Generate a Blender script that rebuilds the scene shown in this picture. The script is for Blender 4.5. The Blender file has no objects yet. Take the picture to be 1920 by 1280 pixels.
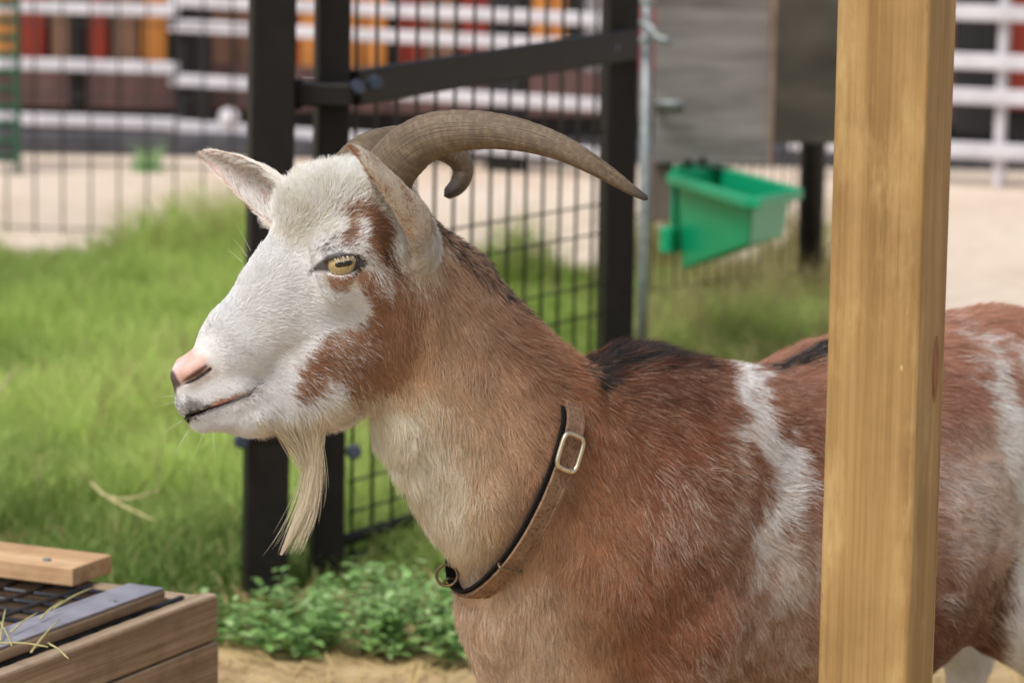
import bpy, bmesh, math, random
import numpy as np
from mathutils import Matrix, Vector
from mathutils.bvhtree import BVHTree

scene = bpy.context.scene
rng = np.random.default_rng(7)
random.seed(7)

# ------------------------------------------------------------------ camera
CAM = np.array([0.0, 0.0, 1.12])
TILT, ROLL, FPX = math.radians(8.34), math.radians(1.0), 6000.0
_r = np.array([1.0, 0, 0]); _u = np.array([0, math.sin(TILT), math.cos(TILT)])
FWD = np.array([0, math.cos(TILT), -math.sin(TILT)])
RIGHT = _r * math.cos(ROLL) + _u * math.sin(ROLL)
UP = _u * math.cos(ROLL) - _r * math.sin(ROLL)
cam = bpy.data.cameras.new('camera')
cam.sensor_width = 36.0
cam.lens = 36.0 * FPX / 1920.0
cam.clip_start, cam.clip_end = 0.1, 2000.0
cam.dof.use_dof = True
cam.dof.focus_distance = 2.95
cam.dof.aperture_fstop = 7.6
cam.dof.aperture_blades = 0
cam_ob = bpy.data.objects.new('camera', cam)
scene.collection.objects.link(cam_ob)
m = Matrix.Identity(4)
for i in range(3):
    m[i][0], m[i][1], m[i][2], m[i][3] = RIGHT[i], UP[i], -FWD[i], CAM[i]
cam_ob.matrix_world = m
scene.camera = cam_ob

# ------------------------------------------------------------------ sky, sun, exposure
SUN_EL, SUN_AZ = math.radians(58), math.radians(215)      # azimuth clockwise from +Y
world = bpy.data.worlds.new('World'); scene.world = world
world.use_nodes = True
wn = world.node_tree
sky = wn.nodes.new('ShaderNodeTexSky'); sky.sky_type = 'NISHITA'; sky.sun_disc = False
sky.sun_elevation, sky.sun_rotation = SUN_EL, SUN_AZ
sky.air_density, sky.dust_density, sky.ozone_density = 1.0, 4.0, 0.6
hs = wn.nodes.new('ShaderNodeHueSaturation'); hs.inputs['Saturation'].default_value = 0.5   # clouded sky
wn.links.new(sky.outputs[0], hs.inputs['Color'])
bg = wn.nodes['Background']; bg.inputs['Strength'].default_value = 0.105
wn.links.new(hs.outputs[0], bg.inputs['Color'])
sun = bpy.data.lights.new('sun', 'SUN'); sun.energy = 1.5; sun.angle = math.radians(22); sun.color = (1, 0.985, 0.965)
sun_ob = bpy.data.objects.new('sun', sun); scene.collection.objects.link(sun_ob)
sd = Vector((math.sin(SUN_AZ) * math.cos(SUN_EL), math.cos(SUN_AZ) * math.cos(SUN_EL), math.sin(SUN_EL)))
sun_ob.rotation_euler = sd.to_track_quat('Z', 'Y').to_euler()
sun_ob.location = (0, 0, 6)
vs = scene.view_settings
vs.view_transform = 'Standard'; vs.look = 'None'; vs.gamma = 1.0; vs.use_curve_mapping = False
vs.exposure = 0.56
scene.cycles.use_denoising = True
scene.cycles.max_bounces = 8; scene.cycles.diffuse_bounces = 4; scene.cycles.transparent_max_bounces = 8
scene.cycles_curves.shape = 'RIBBONS'; scene.cycles_curves.subdivisions = 2

# ------------------------------------------------------------------ helpers
def ray(px, py):
    return RIGHT * (px - 960) / FPX + UP * (640 - py) / FPX + FWD
def P(px, py, Y):
    d = ray(px, py); return CAM + d * (Y / d[1])
def proj(p):
    v = np.asarray(p) - CAM; z = v @ FWD
    return 960 + FPX * (v @ RIGHT) / z, 640 - FPX * (v @ UP) / z
def on_ground(px, py, z=0.0):
    d = ray(px, py); return CAM + d * ((z - CAM[2]) / d[2])
def lin(c):
    c = np.asarray(c, float) / 255.0
    return np.where(c <= 0.04045, c / 12.92, ((c + 0.055) / 1.055) ** 2.4)
def rgba(*c):
    return tuple(lin(c)) + (1.0,)
def nrm(v):
    v = np.asarray(v, float); return v / np.linalg.norm(v)
def smooth(e0, e1, x):
    t = np.clip((x - e0) / (e1 - e0), 0, 1); return t * t * (3 - 2 * t)

def _hash(i, j, k, seed):
    n = (i.astype(np.int64) * 374761393 + j.astype(np.int64) * 668265263 + k.astype(np.int64) * 2147483647 + seed * 974634777)
    n = (n ^ (n >> 13)) * 1274126177
    n = n ^ (n >> 16)
    return (n & 0xFFFF) / 65535.0
def noise(p, scale, seed=0):
    q = np.asarray(p) * scale
    i0 = np.floor(q).astype(np.int64); f = q - i0; f = f * f * (3 - 2 * f)
    out = 0
    for a in (0, 1):
        for b in (0, 1):
            for c in (0, 1):
                w = (f[:, 0] if a else 1 - f[:, 0]) * (f[:, 1] if b else 1 - f[:, 1]) * (f[:, 2] if c else 1 - f[:, 2])
                out = out + w * _hash(i0[:, 0] + a, i0[:, 1] + b, i0[:, 2] + c, seed)
    return out * 2 - 1
def catmull(pts, n):
    pts = np.asarray(pts, float)
    k = len(pts)
    ext = np.vstack([2 * pts[0] - pts[1], pts, 2 * pts[-1] - pts[-2]])
    ts = np.linspace(0, k - 1 - 1e-9, n)
    out = []
    for t in ts:
        i = int(t); f = t - i
        p0, p1, p2, p3 = ext[i], ext[i + 1], ext[i + 2], ext[i + 3]
        out.append(0.5 * ((2 * p1) + (-p0 + p2) * f + (2 * p0 - 5 * p1 + 4 * p2 - p3) * f * f + (-p0 + 3 * p1 - 3 * p2 + p3) * f ** 3))
    return np.array(out)

def link(o, parent=None):
    scene.collection.objects.link(o)
    if parent is not None:
        o.parent = parent
        bpy.context.view_layer.update()
        o.matrix_parent_inverse = parent.matrix_world.inverted()
    return o
def tag(o, label=None, cat=None, group=None, kind=None):
    if label: o['label'] = label
    if cat: o['category'] = cat
    if group: o['group'] = group
    if kind: o['kind'] = kind
    return o
def empty(name, loc, label, cat, group=None):
    o = bpy.data.objects.new(name, None); o.location = loc; o.empty_display_size = 0.1
    link(o); bpy.context.view_layer.update()
    return tag(o, label, cat, group)
def mesh_obj(name, verts, faces, mat, parent=None, smooth_shade=False, local=None):
    me = bpy.data.meshes.new(name)
    me.from_pydata([tuple(v) for v in verts], [], [tuple(f) for f in faces])
    me.update()
    if smooth_shade:
        me.polygons.foreach_set('use_smooth', [True] * len(me.polygons))
    if mat: me.materials.append(mat)
    o = bpy.data.objects.new(name, me)
    return link(o, parent)
def big_mesh(name, V, Fq, mat, parent=None, smooth_shade=True, cols=None):
    """fast mesh from numpy arrays; Fq is (n,k)"""
    me = bpy.data.meshes.new(name)
    n, k = Fq.shape
    me.vertices.add(len(V)); me.vertices.foreach_set('co', np.ascontiguousarray(V, np.float32).ravel())
    me.loops.add(n * k); me.loops.foreach_set('vertex_index', np.ascontiguousarray(Fq, np.int32).ravel())
    me.polygons.add(n); me.polygons.foreach_set('loop_start', np.arange(0, n * k, k, dtype=np.int32))
    me.polygons.foreach_set('use_smooth', np.full(n, smooth_shade))
    me.update(calc_edges=True); me.validate()
    if cols is not None:
        a = me.color_attributes.new('tint', 'FLOAT_COLOR', 'POINT')
        c4 = np.ones((len(V), 4), np.float32); c4[:, :3] = cols
        a.data.foreach_set('color', c4.ravel())
    if mat: me.materials.append(mat)
    o = bpy.data.objects.new(name, me)
    return link(o, parent)

class Box:
    """collects oriented boxes (bevelled when asked) for ONE part"""
    def __init__(self): self.bm = bmesh.new()
    def add(self, c, ax, ay, az, sx, sy, sz):
        c, ax, ay, az = (np.asarray(v, float) for v in (c, ax, ay, az))
        vs = []
        for k in (-1, 1):
            for j in (-1, 1):
                for i in (-1, 1):
                    vs.append(self.bm.verts.new(tuple(c + ax * i * sx / 2 + ay * j * sy / 2 + az * k * sz / 2)))
        for f in ((0, 2, 3, 1), (4, 5, 7, 6), (0, 1, 5, 4), (2, 6, 7, 3), (0, 4, 6, 2), (1, 3, 7, 5)):
            self.bm.faces.new([vs[i] for i in f])
        return self
    def build(self, name, mat, parent=None, bevel=0.0, seg=1):
        if bevel:
            bmesh.ops.bevel(self.bm, geom=self.bm.edges[:], offset=bevel, segments=seg, affect='EDGES', profile=0.5)
        bmesh.ops.recalc_face_normals(self.bm, faces=self.bm.faces[:])
        me = bpy.data.meshes.new(name); self.bm.to_mesh(me); self.bm.free()
        if mat: me.materials.append(mat)
        return link(bpy.data.objects.new(name, me), parent)
X3, Y3, Z3 = np.eye(3)
def box(name, c, ax, ay, az, sx, sy, sz, mat, parent=None, bevel=0.0, seg=1):
    return Box().add(c, ax, ay, az, sx, sy, sz).build(name, mat, parent, bevel, seg)
def frame_from(d, hint=(0, 0, 1)):
    d = nrm(d); h = np.asarray(hint, float)
    if abs(d @ h) > 0.97: h = np.array([1.0, 0, 0])
    a = nrm(np.cross(h, d)); return d, a, np.cross(d, a)
def tube_arrays(pts, radii, n=10, squash=None, ref=None, close=False, caps=True):
    pts = np.asarray(pts, float); N = len(pts)
    radii = np.broadcast_to(np.asarray(radii, float), (N,))
    V = []; prev = None
    for i in range(N):
        t = nrm((pts[(i + 1) % N] - pts[i - 1]) if close else (pts[min(i + 1, N - 1)] - pts[max(i - 1, 0)]))
        if prev is None:
            h = np.asarray(ref, float) if ref is not None else np.array([0, 0, 1.0])
            if abs(t @ nrm(h)) > 0.97: h = np.array([1.0, 0.2, 0])
            a = nrm(h - t * (h @ t))
        else:
            a = nrm(prev - t * (prev @ t))
        prev = a; b = np.cross(t, a)
        q = 1.0 if squash is None else squash
        for k in range(n):
            an = 2 * math.pi * k / n
            V.append(pts[i] + radii[i] * (a * math.cos(an) + b * math.sin(an) * q))
    Fc = []
    for i in range(N if close else N - 1):
        j = (i + 1) % N
        for k in range(n):
            l = (k + 1) % n
            Fc.append((i * n + k, i * n + l, j * n + l, j * n + k))
    if caps and not close:
        Fc.append(tuple(range(n))[::-1]); Fc.append(tuple((N - 1) * n + k for k in range(n)))
    return V, Fc
def tube(name, pts, radii, mat, parent=None, n=10, **kw):
    V, Fc = tube_arrays(pts, radii, n, **kw)
    return mesh_obj(name, V, Fc, mat, parent, True)

# ------------------------------------------------------------------ materials
class Mat:
    def __init__(self, name, rough=0.6, spec=0.4, metal=0.0):
        self.m = bpy.data.materials.new(name); self.m.use_nodes = True
        self.t = self.m.node_tree; self.b = self.t.nodes['Principled BSDF']
        self.b.inputs['Roughness'].default_value = rough
        self.b.inputs['Specular IOR Level'].default_value = spec
        self.b.inputs['Metallic'].default_value = metal
        self._co = None
    def n(self, kind, **inp):
        nd = self.t.nodes.new(kind)
        for k, v in inp.items():
            k2 = k.replace('_', ' ')
            if k2 in nd.inputs: nd.inputs[k2].default_value = v
            else: setattr(nd, k, v)
        return nd
    def l(self, a, b): self.t.links.new(a, b)
    def coord(self, scale=(1, 1, 1), which='Object'):
        co = self.n('ShaderNodeTexCoord'); mp = self.n('ShaderNodeMapping')
        mp.inputs['Scale'].default_value = scale
        self.l(co.outputs[which], mp.inputs['Vector']); return mp.outputs[0]
    def noise(self, vec, scale=5.0, detail=4.0, rough=0.6):
        nd = self.n('ShaderNodeTexNoise'); nd.inputs['Scale'].default_value = scale
        nd.inputs['Detail'].default_value = detail; nd.inputs['Roughness'].default_value = rough
        self.l(vec, nd.inputs['Vector']); return nd.outputs['Fac']
    def ramp(self, fac, stops):
        r = self.n('ShaderNodeValToRGB'); e = r.color_ramp.elements
        while len(e) < len(stops): e.new(0.5)
        for i, (p, c) in enumerate(stops):
            e[i].position = p; e[i].color = c if len(c) == 4 else tuple(c) + (1,)
        self.l(fac, r.inputs[0]); return r.outputs[0]
    def mix(self, fac, a, b, mode='MIX'):
        mx = self.n('ShaderNodeMix'); mx.data_type = 'RGBA'; mx.blend_type = mode
        for s, v in ((mx.inputs[0], fac), (mx.inputs[6], a), (mx.inputs[7], b)):
            if hasattr(v, 'is_linked'): self.l(v, s)
            else: s.default_value = v
        return mx.outputs[2]
    def color(self, c):
        if hasattr(c, 'is_linked'): self.l(c, self.b.inputs['Base Color'])
        else: self.b.inputs['Base Color'].default_value = c
        return self
    def bump(self, h, strength=0.3, dist=0.002):
        b = self.n('ShaderNodeBump'); b.inputs['Strength'].default_value = strength; b.inputs['Distance'].default_value = dist
        self.l(h, b.inputs['Height']); self.l(b.outputs[0], self.b.inputs['Normal']); return self

def simple(name, c1, c2, scale=20.0, rough=0.6, spec=0.4, metal=0.0, stretch=(1, 1, 1), bump=0.0, dist=0.002, lo=0.3, hi=0.7):
    M = Mat(name, rough, spec, metal); v = M.coord(stretch); f = M.noise(v, scale)
    M.color(M.ramp(f, [(lo, rgba(*c1)), (hi, rgba(*c2))]))
    if bump: M.bump(f, bump, dist)
    return M.m

def wood(name, pale, dark, axis=2, scale=1.0, rough=0.65, grain=0.5, knots=False):
    M = Mat(name, rough, 0.3)
    s = [28.0 * scale] * 3; s[axis] = 0.8 * scale
    v = M.coord(tuple(s)); f = M.noise(v, 2.2, 5, 0.62)
    s2 = [150.0 * scale] * 3; s2[axis] = 1.5 * scale
    f2 = M.noise(M.coord(tuple(s2)), 2.0, 3, 0.6)
    f3 = M.noise(M.coord((3, 3, 2)), 2.0, 3, 0.5)
    c = M.ramp(f, [(0.30, rgba(*dark)), (0.62, rgba(*pale))])
    fine = M.ramp(f2, [(0.35, (0.70, 0.66, 0.60, 1)), (0.6, (1, 1, 1, 1))])
    c = M.mix(grain, c, fine, 'MULTIPLY')
    f4 = M.noise(M.coord((9, 9, 9)), 2.0, 6, 0.7)
    blot = M.ramp(f3, [(0.35, (0.80, 0.78, 0.76, 1)), (0.65, (1, 1, 1, 1))])
    c = M.mix(0.6, c, blot, 'MULTIPLY')
    c = M.mix(0.7, c, M.ramp(f4, [(0.32, (0.66, 0.63, 0.60, 1)), (0.52, (1, 1, 1, 1))]), 'MULTIPLY')
    s3 = [60.0 * scale] * 3; s3[axis] = 0.9 * scale
    ck = M.ramp(M.noise(M.coord(tuple(s3)), 1.0, 2, 0.5), [(0.68, (0, 0, 0, 1)), (0.72, (0.85, 0.85, 0.85, 1))])
    c = M.mix(ck, c, tuple(np.append(lin(dark) * 0.35, 1.0)))
    M.color(c); M.bump(f2, 0.35, 0.0006)
    return M.m

MAT = {}
MAT['dark_metal'] = simple('dark_brown_metal', (20, 17, 16), (30, 26, 25), 30, 0.5, 0.3)
MAT['wire'] = simple('dark_wire', (30, 30, 27), (48, 47, 42), 40, 0.5, 0.4)
MAT['green_metal'] = simple('green_metal', (26, 66, 46), (40, 86, 60), 30, 0.5, 0.4)
MAT['galv'] = simple('galvanised_steel', (118, 124, 124), (158, 163, 163), 60, 0.5, 0.4, 0.5)
MAT['white_paint'] = simple('white_paint', (182, 179, 184), (212, 208, 213), 8, 0.6, 0.3)
MAT['bolt'] = simple('bolt_steel', (46, 52, 66), (84, 92, 110), 60, 0.35, 0.5, 0.5)
MAT['brass'] = simple('pale_brass', (190, 178, 150), (228, 218, 196), 200, 0.28, 0.5, 0.9)
MAT['old_brass'] = simple('old_brass', (96, 80, 60), (150, 130, 100), 300, 0.4, 0.5, 0.8)
MAT['plastic_green'] = simple('green_plastic', (10, 146, 98), (20, 164, 116), 6, 0.32, 0.5)
MAT['black_plastic'] = simple('black_plastic', (34, 35, 40), (52, 54, 62), 60, 0.4, 0.5)
MAT['kerb'] = simple('dark_kerb', (58, 58, 62), (84, 83, 88), 14, 0.8, 0.2)
MAT['straw'] = simple('straw', (160, 152, 100), (196, 188, 138), 50, 0.7, 0.2)
BOARDC = {'red': ((112, 40, 28), (150, 58, 42)), 'brown': ((104, 76, 60), (138, 104, 84)), 'orange': ((168, 104, 46), (204, 136, 70)),
          'dark': ((26, 25, 27), (44, 42, 44)), 'grey': ((118, 114, 116), (158, 152, 154)), 'plum': ((74, 54, 52), (104, 78, 74))}
for k, (a, b) in BOARDC.items():
    MAT['board_' + k] = simple('painted_board_' + k, a, b, 3.0, 0.6, 0.3, stretch=(8, 8, 0.8))
MAT['post_wood'] = None
MAT['grey_ply'] = simple('weathered_plywood', (88, 83, 79), (140, 135, 131), 7.0, 0.85, 0.15, stretch=(0.6, 4, 4.5), bump=0.3, lo=0.25, hi=0.75)
MAT['dark_ply'] = simple('dark_plywood', (58, 54, 47), (88, 83, 73), 3.0, 0.8, 0.2, stretch=(1.5, 4, 3.5), bump=0.2)

# ------------------------------------------------------------------ ground
def ground_material():
    M = Mat('ground', 0.9, 0.15)
    v = M.coord((1, 1, 1))
    sep = M.n('ShaderNodeSeparateXYZ'); M.l(v, sep.inputs[0])
    f = M.noise(v, 0.7, 6, 0.6); g = M.noise(v, 14, 5, 0.65); h = M.noise(v, 90, 3, 0.6)
    sand = M.ramp(f, [(0.3, rgba(205, 186, 166)), (0.7, rgba(222, 208, 192))])
    grit = M.ramp(g, [(0.3, (0.78, 0.76, 0.74, 1)), (0.65, (1.05, 1.04, 1.03, 1))])
    sand = M.mix(0.8, sand, grit, 'MULTIPLY')
    soil = M.ramp(g, [(0.3, rgba(92, 82, 52)), (0.7, rgba(128, 122, 70))])
    # soil under the lawn: between y = 4.75 and y = 9.1 and left of x = 0.9, ragged edge
    def edge(val, e0, e1):
        mr = M.n('ShaderNodeMapRange'); mr.clamp = True
        mr.inputs['From Min'].default_value = e0; mr.inputs['From Max'].default_value = e1
        M.l(val, mr.inputs['Value']); return mr.outputs[0]
    def math_(op, a, b):
        n = M.n('ShaderNodeMath'); n.operation = op
        for s, x in ((n.inputs[0], a), (n.inputs[1], b)):
            if hasattr(x, 'is_linked'): M.l(x, s)
            else: s.default_value = x
        return n.outputs[0]
    wob = math_('MULTIPLY', math_('SUBTRACT', f, 0.5), 1.2)
    yy = math_('ADD', sep.outputs['Y'], wob); xx = math_('ADD', sep.outputs['X'], wob)
    k = math_('MULTIPLY', math_('MULTIPLY', edge(yy, 4.45, 4.75), edge(yy, 9.4, 9.0)), edge(xx, 1.0, 0.8))
    dirt = M.ramp(g, [(0.3, rgba(150, 126, 92)), (0.7, rgba(196, 172, 132))])
    near = edge(yy, 6.4, 5.0)
    c = M.mix(near, sand, dirt); c = M.mix(k, c, soil)
    M.color(c)
    hh = math_('ADD', g, math_('MULTIPLY', h, 0.4)); M.bump(hh, 0.5, 0.01)
    return M.m
g = mesh_obj('ground', [(-150, -30, 0), (150, -30, 0), (150, 600, 0), (-150, 600, 0)], [(0, 1, 2, 3)], ground_material())
tag(g, kind='structure')

# ------------------------------------------------------------------ far stable with painted boards behind white rails
def at(px, Y, z):
    p = P(px, 300, Y); return np.array([p[0], Y, z])
tag(box('kerb', (0.2, 12.55, 0.04), X3, Y3, Z3, 13.0, 0.22, 0.08, MAT['kerb'], None, 0.01), kind='structure')
stable = empty('stable_wall', (0, 13.6, 0), 'wall of red, brown and orange upright boards behind white rails', 'stable')
box('backing', (0.2, 13.66, 1.0), X3, Y3, Z3, 12.4, 0.05, 2.0, MAT['board_dark'], stable)
segs = [(-1560 + 104 * i, -1462 + 104 * i, ('red', 'brown', 'orange', 'brown', 'red', 'brown')[i % 6]) for i in range(12)] + [(-260, -160, 'brown'), (-158, -60, 'red'), (-58, 30, 'orange'), (36, 86, 'red'), (98, 142, 'brown'), (166, 201, 'red'), (214, 258, 'brown'), (266, 312, 'orange'),
        (398, 440, 'brown'), (444, 474, 'brown'), (478, 530, 'orange'), (534, 560, 'red'), (562, 596, 'orange'), (600, 640, 'red'),
        (644, 676, 'orange'), (682, 722, 'orange'), (744, 756, 'red'), (762, 790, 'red'), (796, 822, 'brown'), (824, 850, 'brown'),
        (862, 896, 'red'), (898, 932, 'red'), (994, 1022, 'orange'), (1026, 1056, 'orange'), (1092, 1128, 'grey'), (1134, 1180, 'brown'),
        (1190, 1260, 'red'), (1264, 1330, 'brown'), (1334, 1400, 'orange'), (1410, 1470, 'red'), (1476, 1540, 'brown'), (1546, 1610, 'red'),
        (1616, 1690, 'orange'), (1694, 1780, 'brown'), (1874, 1960, 'red'), (1964, 2040, 'red'), (2046, 2120, 'brown')]
for i, (a, b, c) in enumerate(segs):
    xa, xb = at(a, 13.6, 0)[0], at(b, 13.6, 0)[0]
    box('board', ((xa + xb) / 2, 13.6 + 0.008 * (i % 3), 1.06), X3, Y3, Z3, xb - xa, 0.03, 1.8, MAT['board_' + c], stable, 0.004)
for a, b in ((-1560, -264), (-260, 330), (392, 720), (724, 1180), (1184, 1790)):
    xa, xb = at(a, 13.5, 0)[0], at(b, 13.5, 0)[0]
    box('skirting_board', ((xa + xb) / 2, 13.52, 0.20), X3, Y3, Z3, xb - xa, 0.03, 0.19, MAT['board_plum'], stable, 0.004)

def rail_fence(label, ends, zs, posts, th=0.048, pm='white_paint'):
    (pa, Ya), (pb, Yb) = ends
    A, B = at(pa, Ya, 0), at(pb, Yb, 0)
    root = empty('rail_fence', tuple(A), label, 'fence', 'white rail fences in front of the stable')
    d = nrm(B - A); nn = np.cross(Z3, d)
    for z in zs:
        box('rail', (A + B) / 2 + Z3 * z, d, nn, Z3, np.linalg.norm(B - A), 0.03, th, MAT['white_paint'], root, 0.006)
    for t, w in posts:
        box('post', A + (B - A) * t + nn * 0.055 + Z3 * 0.6, d, nn, Z3, w, 0.07, 1.2, MAT[pm], root, 0.006)
rail_fence('white rail fence of three rails on dark posts before the red and brown boards', ((-900, 13.3), (335, 12.78)), (0.55, 0.322, 0.10), ((0.03, 0.06), (0.42, 0.06), (0.846, 0.06)), pm='dark_metal')
rail_fence('white rail fence of four rails seen through the open mesh gate', ((318, 12.82), (1175, 11.75)), (0.588, 0.49, 0.275, 0.09), ((0.02, 0.05), (0.735, 0.14)), pm='board_dark')
rail_fence('white rail fence with pale post beside the wooden pillar', ((1480, 12.0), (2080, 11.6)), (0.64, 0.462, 0.334, 0.135), ((0.655, 0.034), (0.98, 0.034)), 0.058)
box_c = at(355, 13.2, 0.3)
tag(box('stable_door', (box_c[0], 13.35, 0.62), X3, Y3, Z3, 0.15, 0.04, 1.1, MAT['board_dark'], None, 0.01), 'dark narrow door leaf between orange and brown boards', 'door')
dr = at(1832, 13.2, 0)
tag(box('stable_opening', (dr[0], 13.38, 0.62), X3, Y3, Z3, 0.16, 0.04, 1.1, MAT['board_dark'], None, 0.01), 'dark panel beside red boards, right of the wooden pillar', 'panel')
wb = P(424, 246, 12.35)
ball = empty('float_ball', tuple(wb), 'small white ball resting on the kerb under the rails', 'ball')
bmv, bmf = [], []
bm = bmesh.new(); bmesh.ops.create_uvsphere(bm, u_segments=16, v_segments=10, radius=0.042)
me = bpy.data.meshes.new('ball'); bm.to_mesh(me); bm.free(); me.materials.append(MAT['white_paint'])
o = bpy.data.objects.new('shell', me); o.location = (wb[0], 12.47, 0.15); link(o, ball)
# green slatted panel at the far left
gp = empty('green_panel', tuple(at(20, 11.6, 0)), 'green slatted metal panel with upright post, before orange boards', 'panel')
pg = at(33, 11.6, 0); box('post', pg + Z3 * 0.65, X3, Y3, Z3, 0.022, 0.022, 1.3, MAT['green_metal'], gp, 0.003)
for k in range(16):
    c = at(-40, 11.62, 0.06 + k * 0.062)
    box('slat', c, X3, Y3, Z3, 0.265, 0.012, 0.026, MAT['green_metal'], gp, 0.003)

# ------------------------------------------------------------------ wire mesh fences
def unit_tube(r, n=6):
    V, Fc = tube_arrays([(0, 0, -0.5), (0, 0, 0.5)], r, n)
    me = bpy.data.meshes.new('wire'); me.from_pydata([tuple(v) for v in V], [], Fc); me.update()
    me.polygons.foreach_set('use_smooth', [True] * len(me.polygons)); me.materials.append(MAT['wire']); return me
def wire(me, a, b, root, name='wire'):
    a, b = np.asarray(a, float), np.asarray(b, float); d = b - a; L = np.linalg.norm(d)
    o = bpy.data.objects.new(name, me); c = (a + b) / 2
    q = Vector(d / L).to_track_quat('Z', 'Y')
    mw = Matrix.Translation(Vector(c)) @ q.to_matrix().to_4x4() @ Matrix.Diagonal((1, 1, L, 1))
    scene.collection.objects.link(o); o.parent = root
    o.matrix_parent_inverse = root.matrix_world.inverted(); o.matrix_world = mw
    return o
def mesh_panel(root, A, B, spacing, z0, z1, hz, r=0.003, rh=None):
    me = unit_tube(r); mh = unit_tube(rh or r); d = B - A; L = np.linalg.norm(d); n = int(L / spacing); u = d / L
    nn = np.cross(Z3, u)
    for k in range(n + 1):
        p = A + u * (spacing * k); wire(me, p + Z3 * z0, p + Z3 * z1, root)
    for z in hz:
        wire(mh, A + Z3 * z + nn * r * 2.1, B + Z3 * z + nn * r * 2.1, root, 'cross_wire')
fl = empty('mesh_fence', tuple(at(-40, 9.75, 0)), 'thin wire mesh fence along the far edge of the grass', 'fence')
A, B = at(-700, 9.95, 0), at(482, 9.6, 0)
mesh_panel(fl, A, B, 0.0885, 0.0, 1.25, (0.02, 0.22, 0.428, 0.645, 0.86, 1.07, 1.24), 0.0034, 0.0026)
for q in (A - X3 * 0.03, B + X3 * 0.03):
    box('post', q + Z3 * 0.65, X3, Y3, Z3, 0.045, 0.045, 1.3, MAT['dark_metal'], fl, 0.004)
fr = empty('mesh_fence', tuple(at(1195, 7.75, 0)), 'close wire mesh fence behind the green feeder trough', 'fence')
A, B = at(1185, 7.7, 0), at(1512, 8.2, 0)
mesh_panel(fr, A, B, 0.042, 0.0, 0.95, (0.05, 0.115, 0.3, 0.5, 0.7, 0.93), 0.0026)
pd = at(1524, 8.25, 0)
tube('post', [(pd[0], 8.25, 0), (pd[0], 8.25, 1.25)], 0.034, MAT['dark_metal'], fr, 16)

# ------------------------------------------------------------------ open mesh gate and its gate post
def lean_box(name, px0, py0, px1, py1, Y, w, dpt, yaw, mat, parent, z0, z1, bevel=0.004):
    a, b = P(px0, py0, Y), P(px1, py1, Y); d = (b - a) / (b - a)[2]
    lo, hi = a + d * (z0 - a[2]), a + d * (z1 - a[2])
    ax = np.array([math.cos(yaw), math.sin(yaw), 0]); az = nrm(hi - lo); ay = nrm(np.cross(az, ax)); ax = np.cross(ay, az)
    return box(name, (lo + hi) / 2, ax, ay, az, w, dpt, np.linalg.norm(hi - lo), mat, parent, bevel, 2)
PA = on_ground(494, 1150)
gpost = empty('gate_post', tuple(PA), 'thick dark brown square steel post beside the open gate', 'post')
lean_box('tube', 511, 0, 497, 1000, 4.88, 0.066, 0.066, 0.20, MAT['dark_metal'], gpost, 0.0, 1.35)
for zc in (0.255, 0.325):
    c = P(497, 820, 4.88); box('clamp_band', (c[0], 4.88, zc), np.array([math.cos(.2), math.sin(.2), 0]), np.array([-math.sin(.2), math.cos(.2), 0]), Z3, 0.074, 0.074, 0.014, MAT['dark_metal'], gpost, 0.002)
GB, GC = P(617, 640, 4.97), P(1158, 500, 5.8)
GB[2] = GC[2] = 0.0
gate = empty('mesh_gate', tuple(GB), 'open dark steel gate with wire mesh and a wide cross bar', 'gate')
gd = nrm(GC - GB); gn = np.cross(Z3, gd)
yaw = math.atan2(gd[1], gd[0])
lean_box('stile', 624, 0, 612, 1000, 4.97, 0.050, 0.050, 0.25, MAT['dark_metal'], gate, 0.015, 1.4)
lean_box('stile', 1163, 0, 1152, 640, 5.8, 0.056, 0.056, 0.3, MAT['dark_metal'], gate, 0.015, 1.4)
q0, q1 = GB + gd * 0.02, GC - gd * 0.02
bar0, bar1 = q0 + Z3 * 0.784 - gn * 0.03, q1 + Z3 * 0.818 - gn * 0.03
bd_ = nrm(bar1 - bar0)
box('cross_bar', (bar0 + bar1) / 2, bd_, gn, np.cross(bd_, gn), np.linalg.norm(bar1 - bar0), 0.024, 0.054, MAT['dark_metal'], gate, 0.003)
for z in (0.025, 0.06):
    tube('bottom_rail', [GB + Z3 * z, GC + Z3 * z], 0.011, MAT['dark_metal'], gate, 8)
mesh_panel(gate, GB + gd * 0.07, GC - gd * 0.05, 0.0605, 0.03, 1.36, (0.10, 0.15, 0.33, 0.385, 0.477, 0.53, 0.66, 0.93, 0.985, 1.235), 0.0030, 0.0019)
def hex_bolt(c, d, r, root):
    d, a, b = frame_from(d); V = []; Fc = []
    for s, rr in ((0, r), (0.7 * r, r), (1.0 * r, 0.75 * r)):
        for k in range(8):
            an = k * math.pi / 4; V.append(np.asarray(c) + d * s + rr * (a * math.cos(an) + b * math.sin(an)))
    for i in range(2):
        for k in range(8): Fc.append((i * 8 + k, i * 8 + (k + 1) % 8, i * 8 + 8 + (k + 1) % 8, i * 8 + 8 + k))
    Fc.append(tuple(range(16, 24))); Fc.append(tuple(range(7, -1, -1)))
    return mesh_obj('bolt', V, Fc, MAT['bolt'], root)
hz = P(612, 178, 4.95)
box('hinge_block', P(608, 176, 4.93), X3, Y3, Z3, 0.085, 0.07, 0.036, MAT['dark_metal'], gate, 0.004)
box('hinge_pin', P(560, 176, 4.915), X3, Y3, Z3, 0.014, 0.03, 0.046, MAT['dark_metal'], gate, 0.004)
for px, py, Y in ((668, 164, 4.93), (700, 156, 4.96), (1146, 90, 5.70), (662, 846, 4.93), (452, 826, 4.83)):
    hex_bolt(P(px, py, Y), (0.3, -1, 0.1), 0.0125, gate if px != 452 else gpost)
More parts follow.
